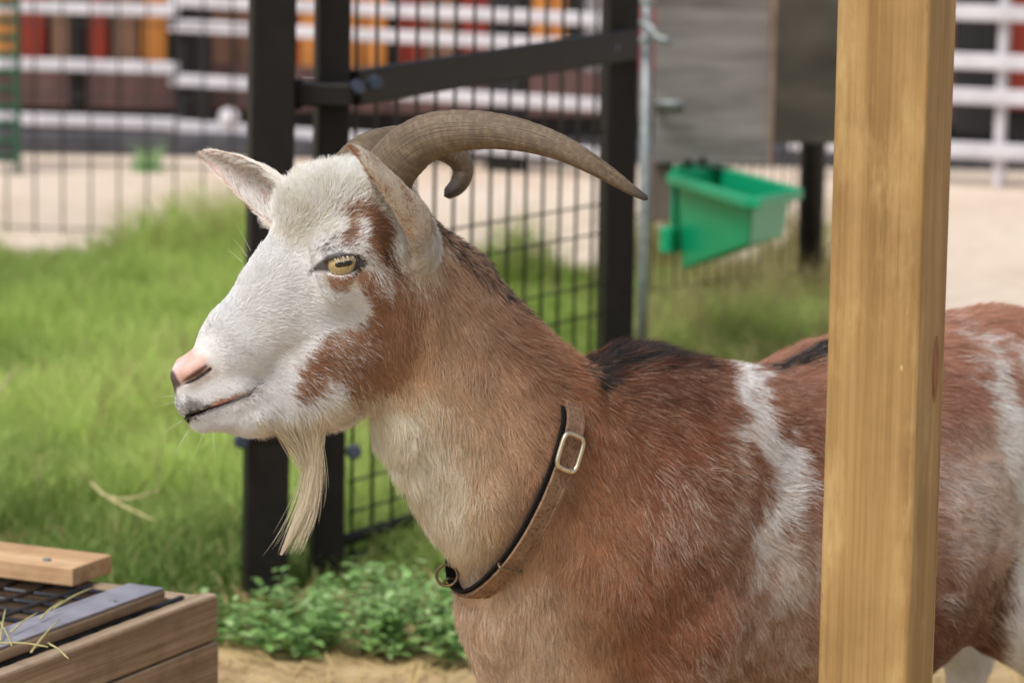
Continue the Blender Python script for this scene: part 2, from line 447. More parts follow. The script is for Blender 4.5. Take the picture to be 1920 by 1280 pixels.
for zc in (0.262, 0.292, 0.318):
    c = P(612, 850, 4.97); box('clamp_band', (c[0], 4.97, zc), np.array([math.cos(.25), math.sin(.25), 0]), np.array([-math.sin(.25), math.cos(.25), 0]), Z3, 0.058, 0.058, 0.010, MAT['dark_metal'], gate, 0.002)

# ------------------------------------------------------------------ boards, bolt rod and feeder on the far fence
def panel_px(name, px0, px1, py0, py1, Y, th, mat, label, cat):
    a, b = P(px0, py1, Y), P(px1, py0, Y)
    o = box(name, ((a[0] + b[0]) / 2, Y, (a[2] + b[2]) / 2), X3, Y3, Z3, b[0] - a[0], th, b[2] - a[2], mat, None, 0.003)
    return tag(o, label, cat)
pb = empty('plywood_board', tuple(at(1335, 7.35, 0.5)), 'weathered grey plywood board hanging above the green feeder trough', 'board')
a, b = P(1222, 304, 7.35), P(1450, -170, 7.35)
box('panel', ((a[0] + b[0]) / 2, 7.35, (a[2] + b[2]) / 2), nrm([1, 0, 0.012]), Y3, nrm([-0.012, 0, 1]), b[0] - a[0], 0.015, b[2] - a[2], MAT['grey_ply'], pb, 0.002)
box('edge_strip', (b[0] + 0.008, 7.353, (a[2] + b[2]) / 2), X3, Y3, Z3, 0.012, 0.02, b[2] - a[2], simple('raw_plywood_edge', (120, 100, 88), (150, 128, 114), 30, 0.8, 0.2), pb, 0.002)
panel_px('plywood_board', 1448, 1640, -120, 268, 7.75, 0.02, MAT['dark_ply'], 'dark grey plywood board half hidden behind the wooden pillar', 'board')
panel_px('wooden_batten', 1216, 1262, 296, 414, 7.38, 0.03, wood('grey_batten', (128, 112, 104), (96, 82, 76)), 'short grey wooden batten below the plywood board', 'batten')
rod = empty('bolt_rod', tuple(at(1211, 7.0, 0)), 'galvanised upright drop bolt with bent handle beside the plywood board', 'gate bolt')
r0, r1 = P(1207, 470, 7.0), P(1214, -60, 7.0)
tube('rod', [(r0[0], 7.0, 0.0), r0, r1], 0.0125, MAT['galv'], rod, 12)
tube('handle', [P(1193, 46, 6.97), P(1206, 44, 6.96), P(1220, 52, 6.95), P(1230, 70, 6.94), P(1246, 76, 6.93), P(1262, 78, 6.93)], 0.0085, MAT['galv'], rod, 10)
tube('staple', [P(1192, 8, 6.98), P(1207, 3, 6.95), P(1226, 8, 6.98)], 0.008, MAT['galv'], rod, 10)
tube('bracket', [P(1192, 78, 6.98), P(1207, 76, 6.96), P(1224, 76, 6.98)], 0.007, MAT['galv'], rod, 10)
hk = empty('hook', tuple(P(1258, 196, 7.33)), 'pale metal hook screwed to the grey plywood board', 'hook')
tube('shank', [P(1230, 196, 7.335), P(1240, 194, 7.31), P(1260, 194, 7.30), P(1284, 198, 7.31)], 0.008, MAT['galv'], hk, 10)
box('plate', P(1258, 196, 7.338), X3, Y3, Z3, 0.05, 0.004, 0.02, MAT['galv'], hk, 0.001)

fd = empty('feeder_trough', tuple(P(1380, 450, 6.95)), 'bright green plastic feeder trough hung under the plywood board', 'feeder')
N_, L_, R_ = P(1412, 372, 6.72), P(1267, 326, 7.22), P(1488, 355, 6.93)
L_[2] = R_[2] = N_[2] = (N_[2] + L_[2] + R_[2]) / 3
B_ = L_ + R_ - N_
def trough():
    cen = (N_ + L_ + R_ + B_) / 4
    def ring(k, zs):
        return [cen + (q - cen) * k + Z3 * z for q, z in zip((N_, R_, B_, L_), zs)]
    out_t = ring(0.98, (0,) * 4); out_b = ring(0.86, (-0.105, -0.105, -0.215, -0.215))
    in_t = ring(0.92, (0,) * 4); in_b = ring(0.82, (-0.09, -0.09, -0.20, -0.20))
    V = out_t + out_b + in_t + in_b; Fc = []
    for k in range(4):
        l = (k + 1) % 4
        Fc += [(k, l, 4 + l, 4 + k), (8 + l, 8 + k, 12 + k, 12 + l), (l, k, 8 + k, 8 + l)]
    Fc += [(4, 5, 6, 7), (15, 14, 13, 12)]
    return V, Fc
V, Fc = trough()
bm = bmesh.new(); bv = [bm.verts.new(tuple(v)) for v in V]
for f in Fc: bm.faces.new([bv[i] for i in f])
bmesh.ops.recalc_face_normals(bm, faces=bm.faces[:]); bmesh.ops.bevel(bm, geom=bm.edges[:], offset=0.005, segments=2, affect='EDGES')
me = bpy.data.meshes.new('trough'); bm.to_mesh(me); bm.free(); me.materials.append(MAT['plastic_green']); link(bpy.data.objects.new('trough', me), fd)
for a, b in ((N_, R_), (R_, B_), (B_, L_), (L_, N_)):
    d = nrm(b - a); o2 = np.cross(d, Z3); c = (a + b) / 2
    if (c - (N_ + B_) / 2) @ o2 < 0: o2 = -o2
    box('rim', c + o2 * 0.010 - Z3 * 0.010, d, o2, Z3, np.linalg.norm(b - a) + 0.02, 0.020, 0.024, MAT['plastic_green'], fd, 0.004, 2)
dl = nrm(B_ - L_); dn = np.cross(dl, Z3)
box('back_plate', (L_ + B_) / 2 + nrm(L_ - N_) * 0.022 + Z3 * -0.085, dl, dn, Z3, np.linalg.norm(B_ - L_) - 0.01, 0.012, 0.20, MAT['plastic_green'], fd, 0.004, 2)
box('hook_tab', L_ - dl * 0.03 + Z3 * -0.145, dl, dn, Z3, 0.05, 0.03, 0.06, MAT['plastic_green'], fd, 0.006, 2)
for k in (0.3, 0.62):
    c = L_ + (B_ - L_) * k + nrm(N_ - L_) * 0.0 + Z3 * 0.022
    tube('bolt', [c + nrm(L_ - N_) * 0.01, c - nrm(L_ - N_) * 0.014], 0.009, MAT['dark_metal'], fd, 10)

# ------------------------------------------------------------------ wooden pillar in front
def pillar_material():
    M = Mat('pine_post', 0.6, 0.3)
    base = M.coord((1, 1, 1))
    v = M.coord((26, 26, 0.9)); f = M.noise(v, 2.0, 4, 0.6)
    w = M.n('ShaderNodeTexWave'); w.wave_type = 'BANDS'; w.bands_direction = 'X'
    w.inputs['Scale'].default_value = 47; w.inputs['Distortion'].default_value = 5.5; w.inputs['Detail'].default_value = 3
    w.inputs['Detail Scale'].default_value = 0.6
    M.l(M.coord((1, 1, 0.04)), w.inputs['Vector'])
    c = M.ramp(f, [(0.28, rgba(140, 110, 66)), (0.5, rgba(164, 132, 84)), (0.74, rgba(182, 150, 100))])
    fine = M.ramp(w.outputs['Fac'], [(0.0, (0.84, 0.80, 0.74, 1)), (0.6, (1, 1, 1, 1))])
    c = M.mix(0.34, c, fine, 'MULTIPLY')
    gr = M.noise(M.coord((260, 260, 2.2)), 1.5, 3, 0.6)
    c = M.mix(0.5, c, M.ramp(gr, [(0.32, (0.80, 0.77, 0.72, 1)), (0.6, (1.04, 1.03, 1.02, 1))]), 'MULTIPLY')
    sm = M.ramp(M.noise(M.coord((13, 13, 3.2)), 1.6, 5, 0.65), [(0.52, (0, 0, 0, 1)), (0.72, (1, 1, 1, 1))])
    c = M.mix(sm, c, rgba(196, 168, 116))
    st = M.ramp(M.noise(M.coord((30, 30, 3.0)), 1.4, 3, 0.5), [(0.66, (0, 0, 0, 1)), (0.74, (0.5, 0.5, 0.5, 1))])
    c = M.mix(st, c, rgba(124, 102, 78))
    vo = M.n('ShaderNodeTexVoronoi'); vo.inputs['Scale'].default_value = 1.0; M.l(M.coord((95, 95, 34)), vo.inputs['Vector'])
    spot = M.ramp(vo.outputs['Distance'], [(0.10, (1, 1, 1, 1)), (0.17, (0, 0, 0, 1))])
    gate_ = M.ramp(M.noise(M.coord((40, 40, 18)), 1.0, 2, 0.5), [(0.66, (0, 0, 0, 1)), (0.72, (0.6, 0.6, 0.6, 1))])
    sp2 = M.mix(1.0, spot, gate_, 'MULTIPLY')
    c = M.mix(sp2, c, rgba(214, 190, 146))
    dk = M.ramp(M.noise(M.coord((60, 60, 12)), 1.2, 4, 0.6), [(0.68, (0, 0, 0, 1)), (0.76, (0.7, 0.7, 0.7, 1))])
    c = M.mix(dk, c, rgba(118, 96, 74))
    crk = M.ramp(M.noise(M.coord((170, 170, 1.1)), 1.0, 2, 0.5), [(0.70, (0, 0, 0, 1)), (0.735, (0.8, 0.8, 0.8, 1))])
    c = M.mix(crk, c, rgba(104, 78, 48))
    dirt_ = M.ramp(M.noise(M.coord((7, 7, 5)), 1.3, 6, 0.7), [(0.30, (0.74, 0.72, 0.70, 1)), (0.5, (1, 1, 1, 1))])
    c = M.mix(0.75, c, dirt_, 'MULTIPLY')
    M.color(c); M.bump(gr, 0.55, 0.0012)
    return M.m
pil = empty('wooden_pillar', tuple(at(1650, 2.75, 0)), 'planed pale pine square pillar standing in front of the goat', 'pillar')
c0, c1 = P(1642, 1280, 2.75), P(1683, 0, 2.75)
d = (c1 - c0) / (c1 - c0)[2]
lo, hi = c0 - d * c0[2], c0 + d * (2.4 - c0[2])
yw = math.radians(-24); ax = np.array([math.cos(yw), math.sin(yw), 0]); az = nrm(d); ay = nrm(np.cross(az, ax)); ax = np.cross(ay, az)
PW = 0.082
o = Box().add((0, 0, 0), X3, Y3, Z3, PW, PW, np.linalg.norm(hi - lo)).build('beam', pillar_material(), None, 0.0045, 3)
mw = Matrix.Identity(4)
for i in range(3): mw[i][0], mw[i][1], mw[i][2], mw[i][3] = ax[i], ay[i], az[i], ((lo + hi) / 2)[i]
o.parent = pil; o.matrix_parent_inverse = pil.matrix_world.inverted(); o.matrix_world = mw
# oval knot on the side face
kc = P(1756, 684, 2.77); 
knv, knf = [], []
sidec = (lo + hi) / 2 + ax * (PW / 2)
t = (kc[2] - sidec[2]) / az[2]; kc = sidec + az * t + ay * 0.012
for ring, (rr, hgt) in enumerate(((1.0, 0.0002), (0.8, 0.0012), (0.55, 0.0006), (0.0, 0.0008))):
    for k in range(20):
        an = 2 * math.pi * k / 20; knv.append(kc + ax * hgt + az * 0.030 * rr * math.cos(an) + ay * 0.009 * rr * math.sin(an))
for r_ in range(3):
    for k in range(20): knf.append((r_ * 20 + k, r_ * 20 + (k + 1) % 20, r_ * 20 + 20 + (k + 1) % 20, r_ * 20 + 20 + k))
mesh_obj('knot', knv, knf, simple('wood_knot', (120, 78, 50), (164, 112, 74), 120, 0.6, 0.3, stretch=(1, 1, .3)), pil, True)

# ------------------------------------------------------------------ wooden crate with plastic net
crate = empty('wooden_crate', tuple(on_ground(300, 1500)), 'weathered wooden crate topped with black plastic net and loose battens', 'crate')
CW = wood('crate_wood', (188, 168, 144), (128, 108, 88), axis=0, scale=1.2, rough=0.85, grain=0.95)
PLW = wood('pale_plank', (216, 182, 142), (182, 142, 102), axis=0, scale=0.9, rough=0.7)
ZT = 0.30
Rk = on_ground(410, 1112, ZT); e1 = nrm([-0.43, -0.903, 0]); e2 = np.array([e1[1], -e1[0], 0.0])
if e2[1] < 0: e2 = -e2
e2 = np.array([-0.903, 0.43, 0.0]); e2 = nrm(e2)
L1, L2, TH = 0.62, 0.52, 0.020
Rg = np.array([Rk[0], Rk[1], 0.0])
def crate_board(name, c, ax_, ay_, sx, sy, sz, mat, bevel=0.003, jit=0.0, parent=crate, az_=Z3):
    o = Box().add((0, 0, 0), X3, Y3, Z3, sx, sy, sz).build(name, mat, None, bevel, 2)
    mw = Matrix.Identity(4)
    ax_, ay_, az_ = nrm(ax_), nrm(ay_), nrm(az_)
    for i in range(3): mw[i][0], mw[i][1], mw[i][2], mw[i][3] = ax_[i], ay_[i], az_[i], c[i]
    o.parent = parent; o.matrix_parent_inverse = parent.matrix_world.inverted(); o.matrix_world = mw
    return o
rows = [(0.0, 0.13), (0.1325, 0.245), (0.247, 0.30)]
for z0, z1 in rows:
    j = random.uniform(-0.0015, 0.0015)
    zc, hh = (z0 + z1) / 2, z1 - z0
    crate_board('board', Rg + e1 * L1 / 2 - e2 * (-TH / 2 - j) + Z3 * zc, e1, e2, L1, TH, hh, CW)
    crate_board('board', Rg + e1 * L1 / 2 + e2 * (L2 - TH / 2) + Z3 * zc, e1, e2, L1, TH, hh, CW)
    crate_board('board', Rg + e2 * L2 / 2 + e1 * (TH / 2 + 0.001 + j) + Z3 * (zc - 0.004), e2, e1, L2 - 2 * TH, TH, hh, CW)
    crate_board('board', Rg + e2 * L2 / 2 + e1 * (L1 - TH / 2 - 0.001) + Z3 * (zc - 0.004), e2, e1, L2 - 2 * TH, TH, hh, CW)
crate_board('crate_floor', Rg + e1 * L1 / 2 + e2 * L2 / 2 + Z3 * 0.14, e1, e2, L1 - 2 * TH - 0.004, L2 - 2 * TH - 0.004, 0.012, CW)
net_me = unit_tube(0.0030, 6); net_me.materials.clear(); net_me.materials.append(MAT['black_plastic'])
netz = ZT - 0.006
n1 = 14; n2 = 12
for k in range(n1):
    s = 0.04 + k * 0.041
    a, b = Rg + e1 * s + e2 * 0.022 + Z3 * netz, Rg + e1 * s + e2 * (L2 - 0.022) + Z3 * netz
    wire(net_me, a, b, crate, 'net_strand')
for k in range(n2):
    s = 0.035 + k * 0.041
    a, b = Rg + e2 * s + e1 * 0.022 + Z3 * (netz + 0.002), Rg + e2 * s + e1 * (L1 - 0.022) + Z3 * (netz + 0.002)
    wire(net_me, a, b, crate, 'net_strand')
GREYP = simple('grey_painted_batten', (120, 118, 128), (150, 148, 158), 20, 0.5, 0.4)
q = Rg + e1 * 0.30 + e2 * 0.052 + Z3 * (ZT + 0.008)
crate_board('batten', q + e1 * 0.045, e1, e2, 0.55, 0.05, 0.014, CW)
crate_board('batten_face', q + e1 * 0.045 + Z3 * 0.0085, e1, e2, 0.545, 0.047, 0.003, GREYP, 0.001)
q = on_ground(28, 1052, ZT + 0.013)
pd_ = nrm(e2 + e1 * 0.02)
plank = crate_board('plank', q + e2 * 0.08 + Z3 * 0.0, pd_, np.cross(Z3, pd_), 0.37, 0.085, 0.022, PLW, 0.002)
s_ = on_ground(88, 1050, ZT + 0.0245)
V, Fc = tube_arrays([s_ - Z3 * 0.001, s_ + Z3 * 0.0022], [0.005, 0.0045], 12); mesh_obj('screw', V, Fc, MAT['galv'], plank)
s_ = on_ground(212, 1127, ZT + 0.018)
V, Fc = tube_arrays([s_ - Z3 * 0.001, s_ + Z3 * 0.002], [0.0045, 0.004], 12); mesh_obj('screw', V, Fc, MAT['galv'], crate)
# straw lying on the crate
hay = empty('hay_wisp', tuple(on_ground(60, 1190, ZT + 0.02)), 'loose wisp of green hay stalks lying on the crate', 'hay')
for px0, py0, px1, py1 in ((0, 1200, 10, 1142), (58, 1222, 112, 1160), (20, 1185, 70, 1148), (0, 1205, 90, 1212), (90, 1205, 128, 1234), (100, 1140, 176, 1100), (75, 1160, 118, 1125), (0, 1165, 22, 1210)):
    a, b = on_ground(px0, py0, ZT + 0.022), on_ground(px1, py1, ZT + 0.03)
    tube('stalk', catmull([a, (a + b) / 2 + Z3 * 0.002, b], 7), np.linspace(0.0013, 0.0007, 7), MAT['straw'], hay, 6)

# ------------------------------------------------------------------ grass, weeds, straw
def leaf_mat(name, trans=0.45, rough=0.55):
    M = Mat(name, rough, 0.25)
    at_ = M.n('ShaderNodeAttribute'); at_.attribute_name = 'tint'
    M.l(at_.outputs['Color'], M.b.inputs['Base Color'])
    tr = M.n('ShaderNodeBsdfTranslucent'); M.l(at_.outputs['Color'], tr.inputs['Color'])
    mx = M.n('ShaderNodeMixShader'); mx.inputs[0].default_value = trans
    out = M.t.nodes['Material Output']
    M.l(M.b.outputs[0], mx.inputs[1]); M.l(tr.outputs[0], mx.inputs[2]); M.l(mx.outputs[0], out.inputs['Surface'])
    return M.m
def blades(base, height, width, lean, tint, seg=3):
    n = len(base)
    an = rng.uniform(0, 2 * math.pi, n); side = np.stack([np.cos(an), np.sin(an), np.zeros(n)], 1)
    la = rng.uniform(0, 2 * math.pi, n); ld = np.stack([np.cos(la), np.sin(la), np.zeros(n)], 1)
    V = np.zeros((n, seg + 1, 2, 3))
    for i in range(seg + 1):
        t = i / seg
        c = base + ld * (lean * height * t * t)[:, None]
        c[:, 2] += height * (t - 0.25 * lean * t * t)
        w = (width * (1 - t) ** 0.7 * 0.5 + 0.0002)[:, None] * side
        V[:, i, 0] = c - w; V[:, i, 1] = c + w
    idx = (np.arange(n) * (seg + 1) * 2)[:, None]
    Fq = []
    for i in range(seg):
        Fq.append(np.stack([idx[:, 0] + 2 * i, idx[:, 0] + 2 * i + 1, idx[:, 0] + 2 * i + 3, idx[:, 0] + 2 * i + 2], 1))
    Fq = np.concatenate(Fq)
    tt = np.repeat(tint[:, None, :], (seg + 1) * 2, 1).reshape(-1, 3)
    return V.reshape(-1, 3), Fq, tt
GM = leaf_mat('grass_blade')
N = 170000
Y = rng.uniform(4.55, 9.45, N); Xr = np.where(rng.uniform(0, 1, N) < 0.22, rng.uniform(-0.42, -0.19, N), rng.uniform(-0.20, 0.18, N)) * Y
pts = np.stack([Xr, Y, np.zeros(N)], 1)
n1_ = noise(pts, 1.6, 3); n2_ = noise(pts, 5.0, 4); n3_ = noise(pts, 0.8, 9)
front = 4.72 + 0.22 * n1_ + np.where(Xr > -0.25, 0.12, 0) 
keep = (Y > front) & (Y < 9.15 + 0.3 * n1_) & (Xr < 0.86 + 0.1 * n2_ ) & (n2_ + 0.5 * n1_ > -0.62 + 0.5 * rng.uniform(-1, 1, N))
crate_zone = (Y < 4.5)
keep &= ~crate_zone
pts, n1_, n2_, n3_ = pts[keep], n1_[keep], n2_[keep], n3_[keep]
n = len(pts)
right = smooth(0.15, 0.35, pts[:, 0]) * smooth(6.6, 7.2, pts[:, 1])
far = smooth(8.3, 9.0, pts[:, 1])
h = (0.08 + 0.055 * n1_ + 0.035 * n2_ + 0.10 * far * np.clip(0.3 + 1.3 * n2_, 0, 2) + 0.075 * right * (0.6 + 0.7 * n2_)) * rng.uniform(0.55, 1.3, n)
h = np.clip(h, 0.025, 0.4)
g0 = lin((160, 192, 84)); g1 = lin((204, 224, 128)); g2 = lin((86, 118, 52)); dry = lin((200, 188, 132))
k = np.clip(0.5 + 0.85 * n1_ + 0.35 * n2_ + 0.25 * rng.normal(0, 0.5, n), 0, 1)[:, None]
tint = g2 * (1 - k) + g1 * k
k2 = np.clip(0.5 + 0.7 * n3_, 0, 1)[:, None]; tint = tint * (1 - 0.5 * k2) + g0 * 0.5 * k2
dryp = 0.09 + 0.4 * np.clip(n1_ - 0.25, 0, 1) + 0.9 * right * np.clip(n2_ + 0.45, 0, 1) + 0.35 * far * np.clip(0.3 + n2_, 0, 1)
isd = rng.uniform(0, 1, n) < dryp
tint[isd] = dry * rng.uniform(0.6, 1.0, (isd.sum(), 1))
V, Fq, tt = blades(pts, h, rng.uniform(0.003, 0.0065, n), rng.uniform(0.1, 1.1, n), tint)
tag(big_mesh('grass', V, Fq, GM, None, True, tt), 'bright green grass growing around the gate', 'grass', kind='stuff')
# dry straw scattered in front of the weeds
N = 2600
Y = rng.uniform(3.6, 5.0, N); Xr = rng.uniform(-0.20, 0.18, N) * Y
base = np.stack([Xr, Y, np.full(N, 0.003)], 1)
dr_ = rng.uniform(0, math.pi, N); L = rng.uniform(0.02, 0.09, N); dv = np.stack([np.cos(dr_), np.sin(dr_), rng.uniform(-0.0, 0.25, N)], 1) * L[:, None]
sw = np.stack([-np.sin(dr_), np.cos(dr_), np.zeros(N)], 1) * 0.0016
V = np.stack([base - sw, base + sw, base + dv + sw, base + dv - sw], 1).reshape(-1, 3)
Fq = (np.arange(N) * 4)[:, None] + np.arange(4)[None]
tt = np.repeat(lin((214, 190, 140))[None] * rng.uniform(0.6, 1.05, (N, 1)), 4, 0)
tag(big_mesh('straw_litter', V, Fq, GM, None, False, tt), 'pale straw litter scattered on the bare earth', 'straw', kind='stuff')
# bent dry stalks in the lawn
def stalk(px, label):
    p3 = [on_ground(x, y, z) for x, y, z in px]
    o = tube('dry_stalk', catmull(p3, 10), np.linspace(0.0036, 0.0018, 10), MAT['straw'], None, 6)
    tag(o, label, 'straw')
stalk(((172, 905, 0.14), (200, 930, 0.13), (245, 935, 0.13), (300, 918, 0.14)), 'thick dry stalk bending sideways above the lawn grass')
stalk(((205, 935, 0.13), (245, 955, 0.13), (288, 975, 0.12)), 'short dry stalk pointing down from a bent one in the lawn')
stalk(((0, 735, 0.16), (20, 705, 0.17), (44, 686, 0.18)), 'pale dry stalk leaning in the tall grass by the frame of wires')
# leafy weeds at the foot of the posts
def lobed_leaf(L, w, droop):
    prof = [(0, 0.02), (0.15, 0.35), (0.28, 0.7), (0.36, 0.5), (0.5, 1.0), (0.6, 0.62), (0.74, 0.8), (0.84, 0.42), (1.0, 0.0)]
    V = []; Fc = []
    for i, (t, q) in enumerate(prof):
        z = -droop * t * t * L; V += [(-w * q, t * L, z + 0.15 * w * q), (0, t * L, z), (w * q, t * L, z + 0.15 * w * q)]
    for i in range(len(prof) - 1):
        a = i * 3; Fc += [(a, a + 1, a + 4, a + 3), (a + 1, a + 2, a + 5, a + 4)]
    return np.array(V), np.array(Fc)
LV, LF = lobed_leaf(1.0, 0.30, 0.35)
def weed(pos, n_stem, hgt, label):
    Vs, Fs, Ts = [], [], []; off = 0
    for s in range(n_stem):
        a = rng.uniform(0, 2 * math.pi); r = rng.uniform(0, 0.075)
        b0 = np.array([pos[0] + r * math.cos(a), pos[1] + r * math.sin(a), 0]); hh = hgt * rng.uniform(0.45, 1.1)
        tip = b0 + np.array([rng.normal(0, 0.03), rng.normal(0, 0.03), hh])
        nl = int(8 + hh * 66)
        for k in range(nl):
            t = 0.15 + 0.85 * k / nl; c = b0 + (tip - b0) * t
            an = k * 2.4 + rng.normal(0, 0.3); el = rng.uniform(0.1, 0.8); L = rng.uniform(0.015, 0.036) * (1.15 - 0.4 * t)
            fd_ = np.array([math.cos(an) * math.cos(el), math.sin(an) * math.cos(el), math.sin(el)]); sd_ = nrm(np.cross(fd_, Z3)); up_ = np.cross(sd_, fd_)
            W = c + L * (LV[:, :1] * sd_ + LV[:, 1:2] * fd_ + LV[:, 2:] * up_)
            Vs.append(W); Fs.append(LF + off); off += len(W)
            col = lin((142, 180, 108)) * rng.uniform(0.7, 1.15) if rng.uniform() < 0.75 else lin((180, 208, 146)) * rng.uniform(0.8, 1.1)
            Ts.append(np.repeat(col[None], len(W), 0))
    root = empty('weed_plant', tuple(pos), label, 'weed', 'leafy weeds at the foot of the gate posts')
    big_mesh('leaves', np.concatenate(Vs), np.concatenate(Fs), WM, root, True, np.concatenate(Ts))
    sv = []
    tube('stem', [np.array([pos[0], pos[1], 0]), np.array([pos[0], pos[1], hgt * 0.7])], [0.003, 0.0015], MAT['green_stem'], root, 6)
WM = leaf_mat('weed_leaf', 0.35, 0.5)
MAT['green_stem'] = simple('green_stem', (84, 120, 60), (110, 150, 80), 30, 0.6, 0.3)
for px, py, ns, hg, wl in ((448, 1205, 12, 0.10, 'low leafy weed growing against the corner of the wooden crate'), (505, 1235, 11, 0.09, 'small leafy weed between the crate and the thick gate post'),
        (560, 1228, 10, 0.08, 'lowest leafy weed, in front of the gap between post and gate'), (622, 1210, 13, 0.12, 'leafy weed in front of the gate stile, below the tip of the beard'),
        (680, 1225, 14, 0.14, 'leafy weed in front of the mesh just beside the gate stile'), (735, 1235, 14, 0.15, 'tall leafy weed midway between gate stile and goat chest'),
        (790, 1222, 14, 0.15, 'tall leafy weed one plant away from the goat chest'), (840, 1235, 12, 0.13, 'leafy weed touching the front of the goat chest'),
        (900, 1215, 10, 0.12, 'leafy weed mostly hidden behind the goat chest'), (590, 1170, 10, 0.10, 'leafy weed right at the foot of the gate stile'),
        (700, 1180, 12, 0.13, 'leafy weed at the bottom rails of the mesh gate'), (780, 1165, 12, 0.12, 'leafy weed behind the others, under the collar ring')):
    weed(on_ground(px, py), max(5, int(ns * 0.7)), hg * 0.78, wl)
tuft = on_ground(281, 322)
nb = 120
bs = np.stack([tuft[0] + rng.normal(0, 0.035, nb), tuft[1] + rng.normal(0, 0.04, nb), np.zeros(nb)], 1)
V, Fq, tt = blades(bs, rng.uniform(0.03, 0.17, nb) * rng.uniform(0.4, 1, nb), rng.uniform(0.005, 0.010, nb), rng.uniform(0.1, 0.7, nb), lin((160, 200, 140)) * rng.uniform(0.7, 1.1, (nb, 1)))
tag(big_mesh('grass_tuft', V, Fq, GM, None, True, tt), 'lone light green weed tuft on the sand by the kerb', 'weed')

# ------------------------------------------------------------------ the goat: one implicit surface turned into one mesh
PXM = 2000.0
def plane_frame(theta_deg, rho_deg, origin):
    th, rh = math.radians(theta_deg), math.radians(rho_deg)
    n_ = np.array([math.sin(th) * math.cos(rh), -math.cos(th) * math.cos(rh), -math.sin(rh)])
    return n_, np.asarray(origin, float)
HN, HO = plane_frame(18, 3, P(560, 560, 3.0))
NN, NO = plane_frame(30, 1, P(860, 720, 3.08))
BN, BO = plane_frame(41, 0, P(1000, 900, 3.15))
BB = np.array([math.cos(math.radians(41)), math.sin(math.radians(41)), 0.0])
def onplane(px, py, s, n_, o_):
    d = ray(px, py); k = ((o_ + n_ * s - CAM) @ n_) / (d @ n_); return CAM + d * k
def H(px, py, s=0.0): return onplane(px, py, s, HN, HO)
def mirror(p, n_=HN, o_=HO):
    p = np.asarray(p, float); return p - 2 * n_ * ((p - o_) @ n_)[..., None] if p.ndim > 1 else p - 2 * n_ * ((p - o_) @ n_)
def Bd(b, s, z): 
    q = BO + BB * b + BN * s; return np.array([q[0], q[1], z])

prims = []           # (a, b, ra, rb, lateral normal, squash, blend)
def add(a, b, ra, rb, n_, q=1.0, k=0.02): prims.append((np.asarray(a, float), np.asarray(b, float), ra, rb, n_, q, k))
def head(p0, p1, q, k=0.012, s=0.0):
    a, b = H(p0[0], p0[1], s), H(p1[0], p1[1], s)
    add(a, b, p0[2] / PXM, p1[2] / PXM, HN, q, k)
    if s: add(mirror(a), mirror(b), p0[2] / PXM, p1[2] / PXM, HN, q, k)
# skull and muzzle
head((376, 712, 43), (446, 646, 72), 0.72)
head((446, 646, 72), (556, 547, 102), 0.60)
head((556, 547, 102), (626, 446, 98), 0.63)
head((626, 446, 98), (690, 430, 92), 0.72)
head((690, 430, 92), (735, 470, 92), 0.75)
# lips, chin, lower jaw, cheek
head((360, 750, 32), (440, 716, 44), 1.0, 0.008)
head((380, 780, 26), (470, 758, 44), 0.80, 0.008)
head((470, 758, 44), (610, 690, 92), 0.56, 0.022)
head((610, 690, 92), (705, 625, 118), 0.48, 0.026)
head((648, 636, 66), (705, 590, 80), 0.50, 0.034, 0.020)
# orbits, brow, zygomatic
head((634, 486, 36), (640, 486, 36), 0.8, 0.014, 0.044)
head((622, 466, 25), (676, 456, 27), 0.8, 0.030, 0.042)
head((640, 538, 26), (690, 534, 34), 0.6, 0.036, 0.040)
# poll tuft, nostril wings, lip pad
head((585, 392, 36), (660, 372, 36), 0.8, 0.045)
head((356, 696, 17), (376, 684, 17), 0.9, 0.010, 0.0135)
head((342, 704, 21), (350, 712, 24), 1.0, 0.012)
# neck
def neck(p0, Y0, p1, Y1, q, k=0.03):
    add(P(p0[0], p0[1], Y0), P(p1[0], p1[1], Y1), p0[2] / PXM, p1[2] / PXM, NN, q, k)
neck((742, 520, 110), 3.055, (800, 590, 140), 3.06, 0.62, 0.035)
neck((800, 590, 140), 3.06, (866, 722, 172), 3.085, 0.60, 0.03)
neck((866, 722, 172), 3.085, (962, 852, 205), 3.115, 0.58, 0.03)
neck((962, 852, 205), 3.115, (1046, 962, 205), 3.15, 0.60, 0.03)
neck((1046, 962, 200), 3.15, (1020, 1110, 172), 3.16, 0.65, 0.03)
neck((1020, 1110, 172), 3.16, (1066, 1300, 180), 3.19, 0.75, 0.03)
add(Bd(0.16, 0, 0.40), Bd(0.45, 0, 0.395), 0.13, 0.165, BN, 0.85, 0.04)
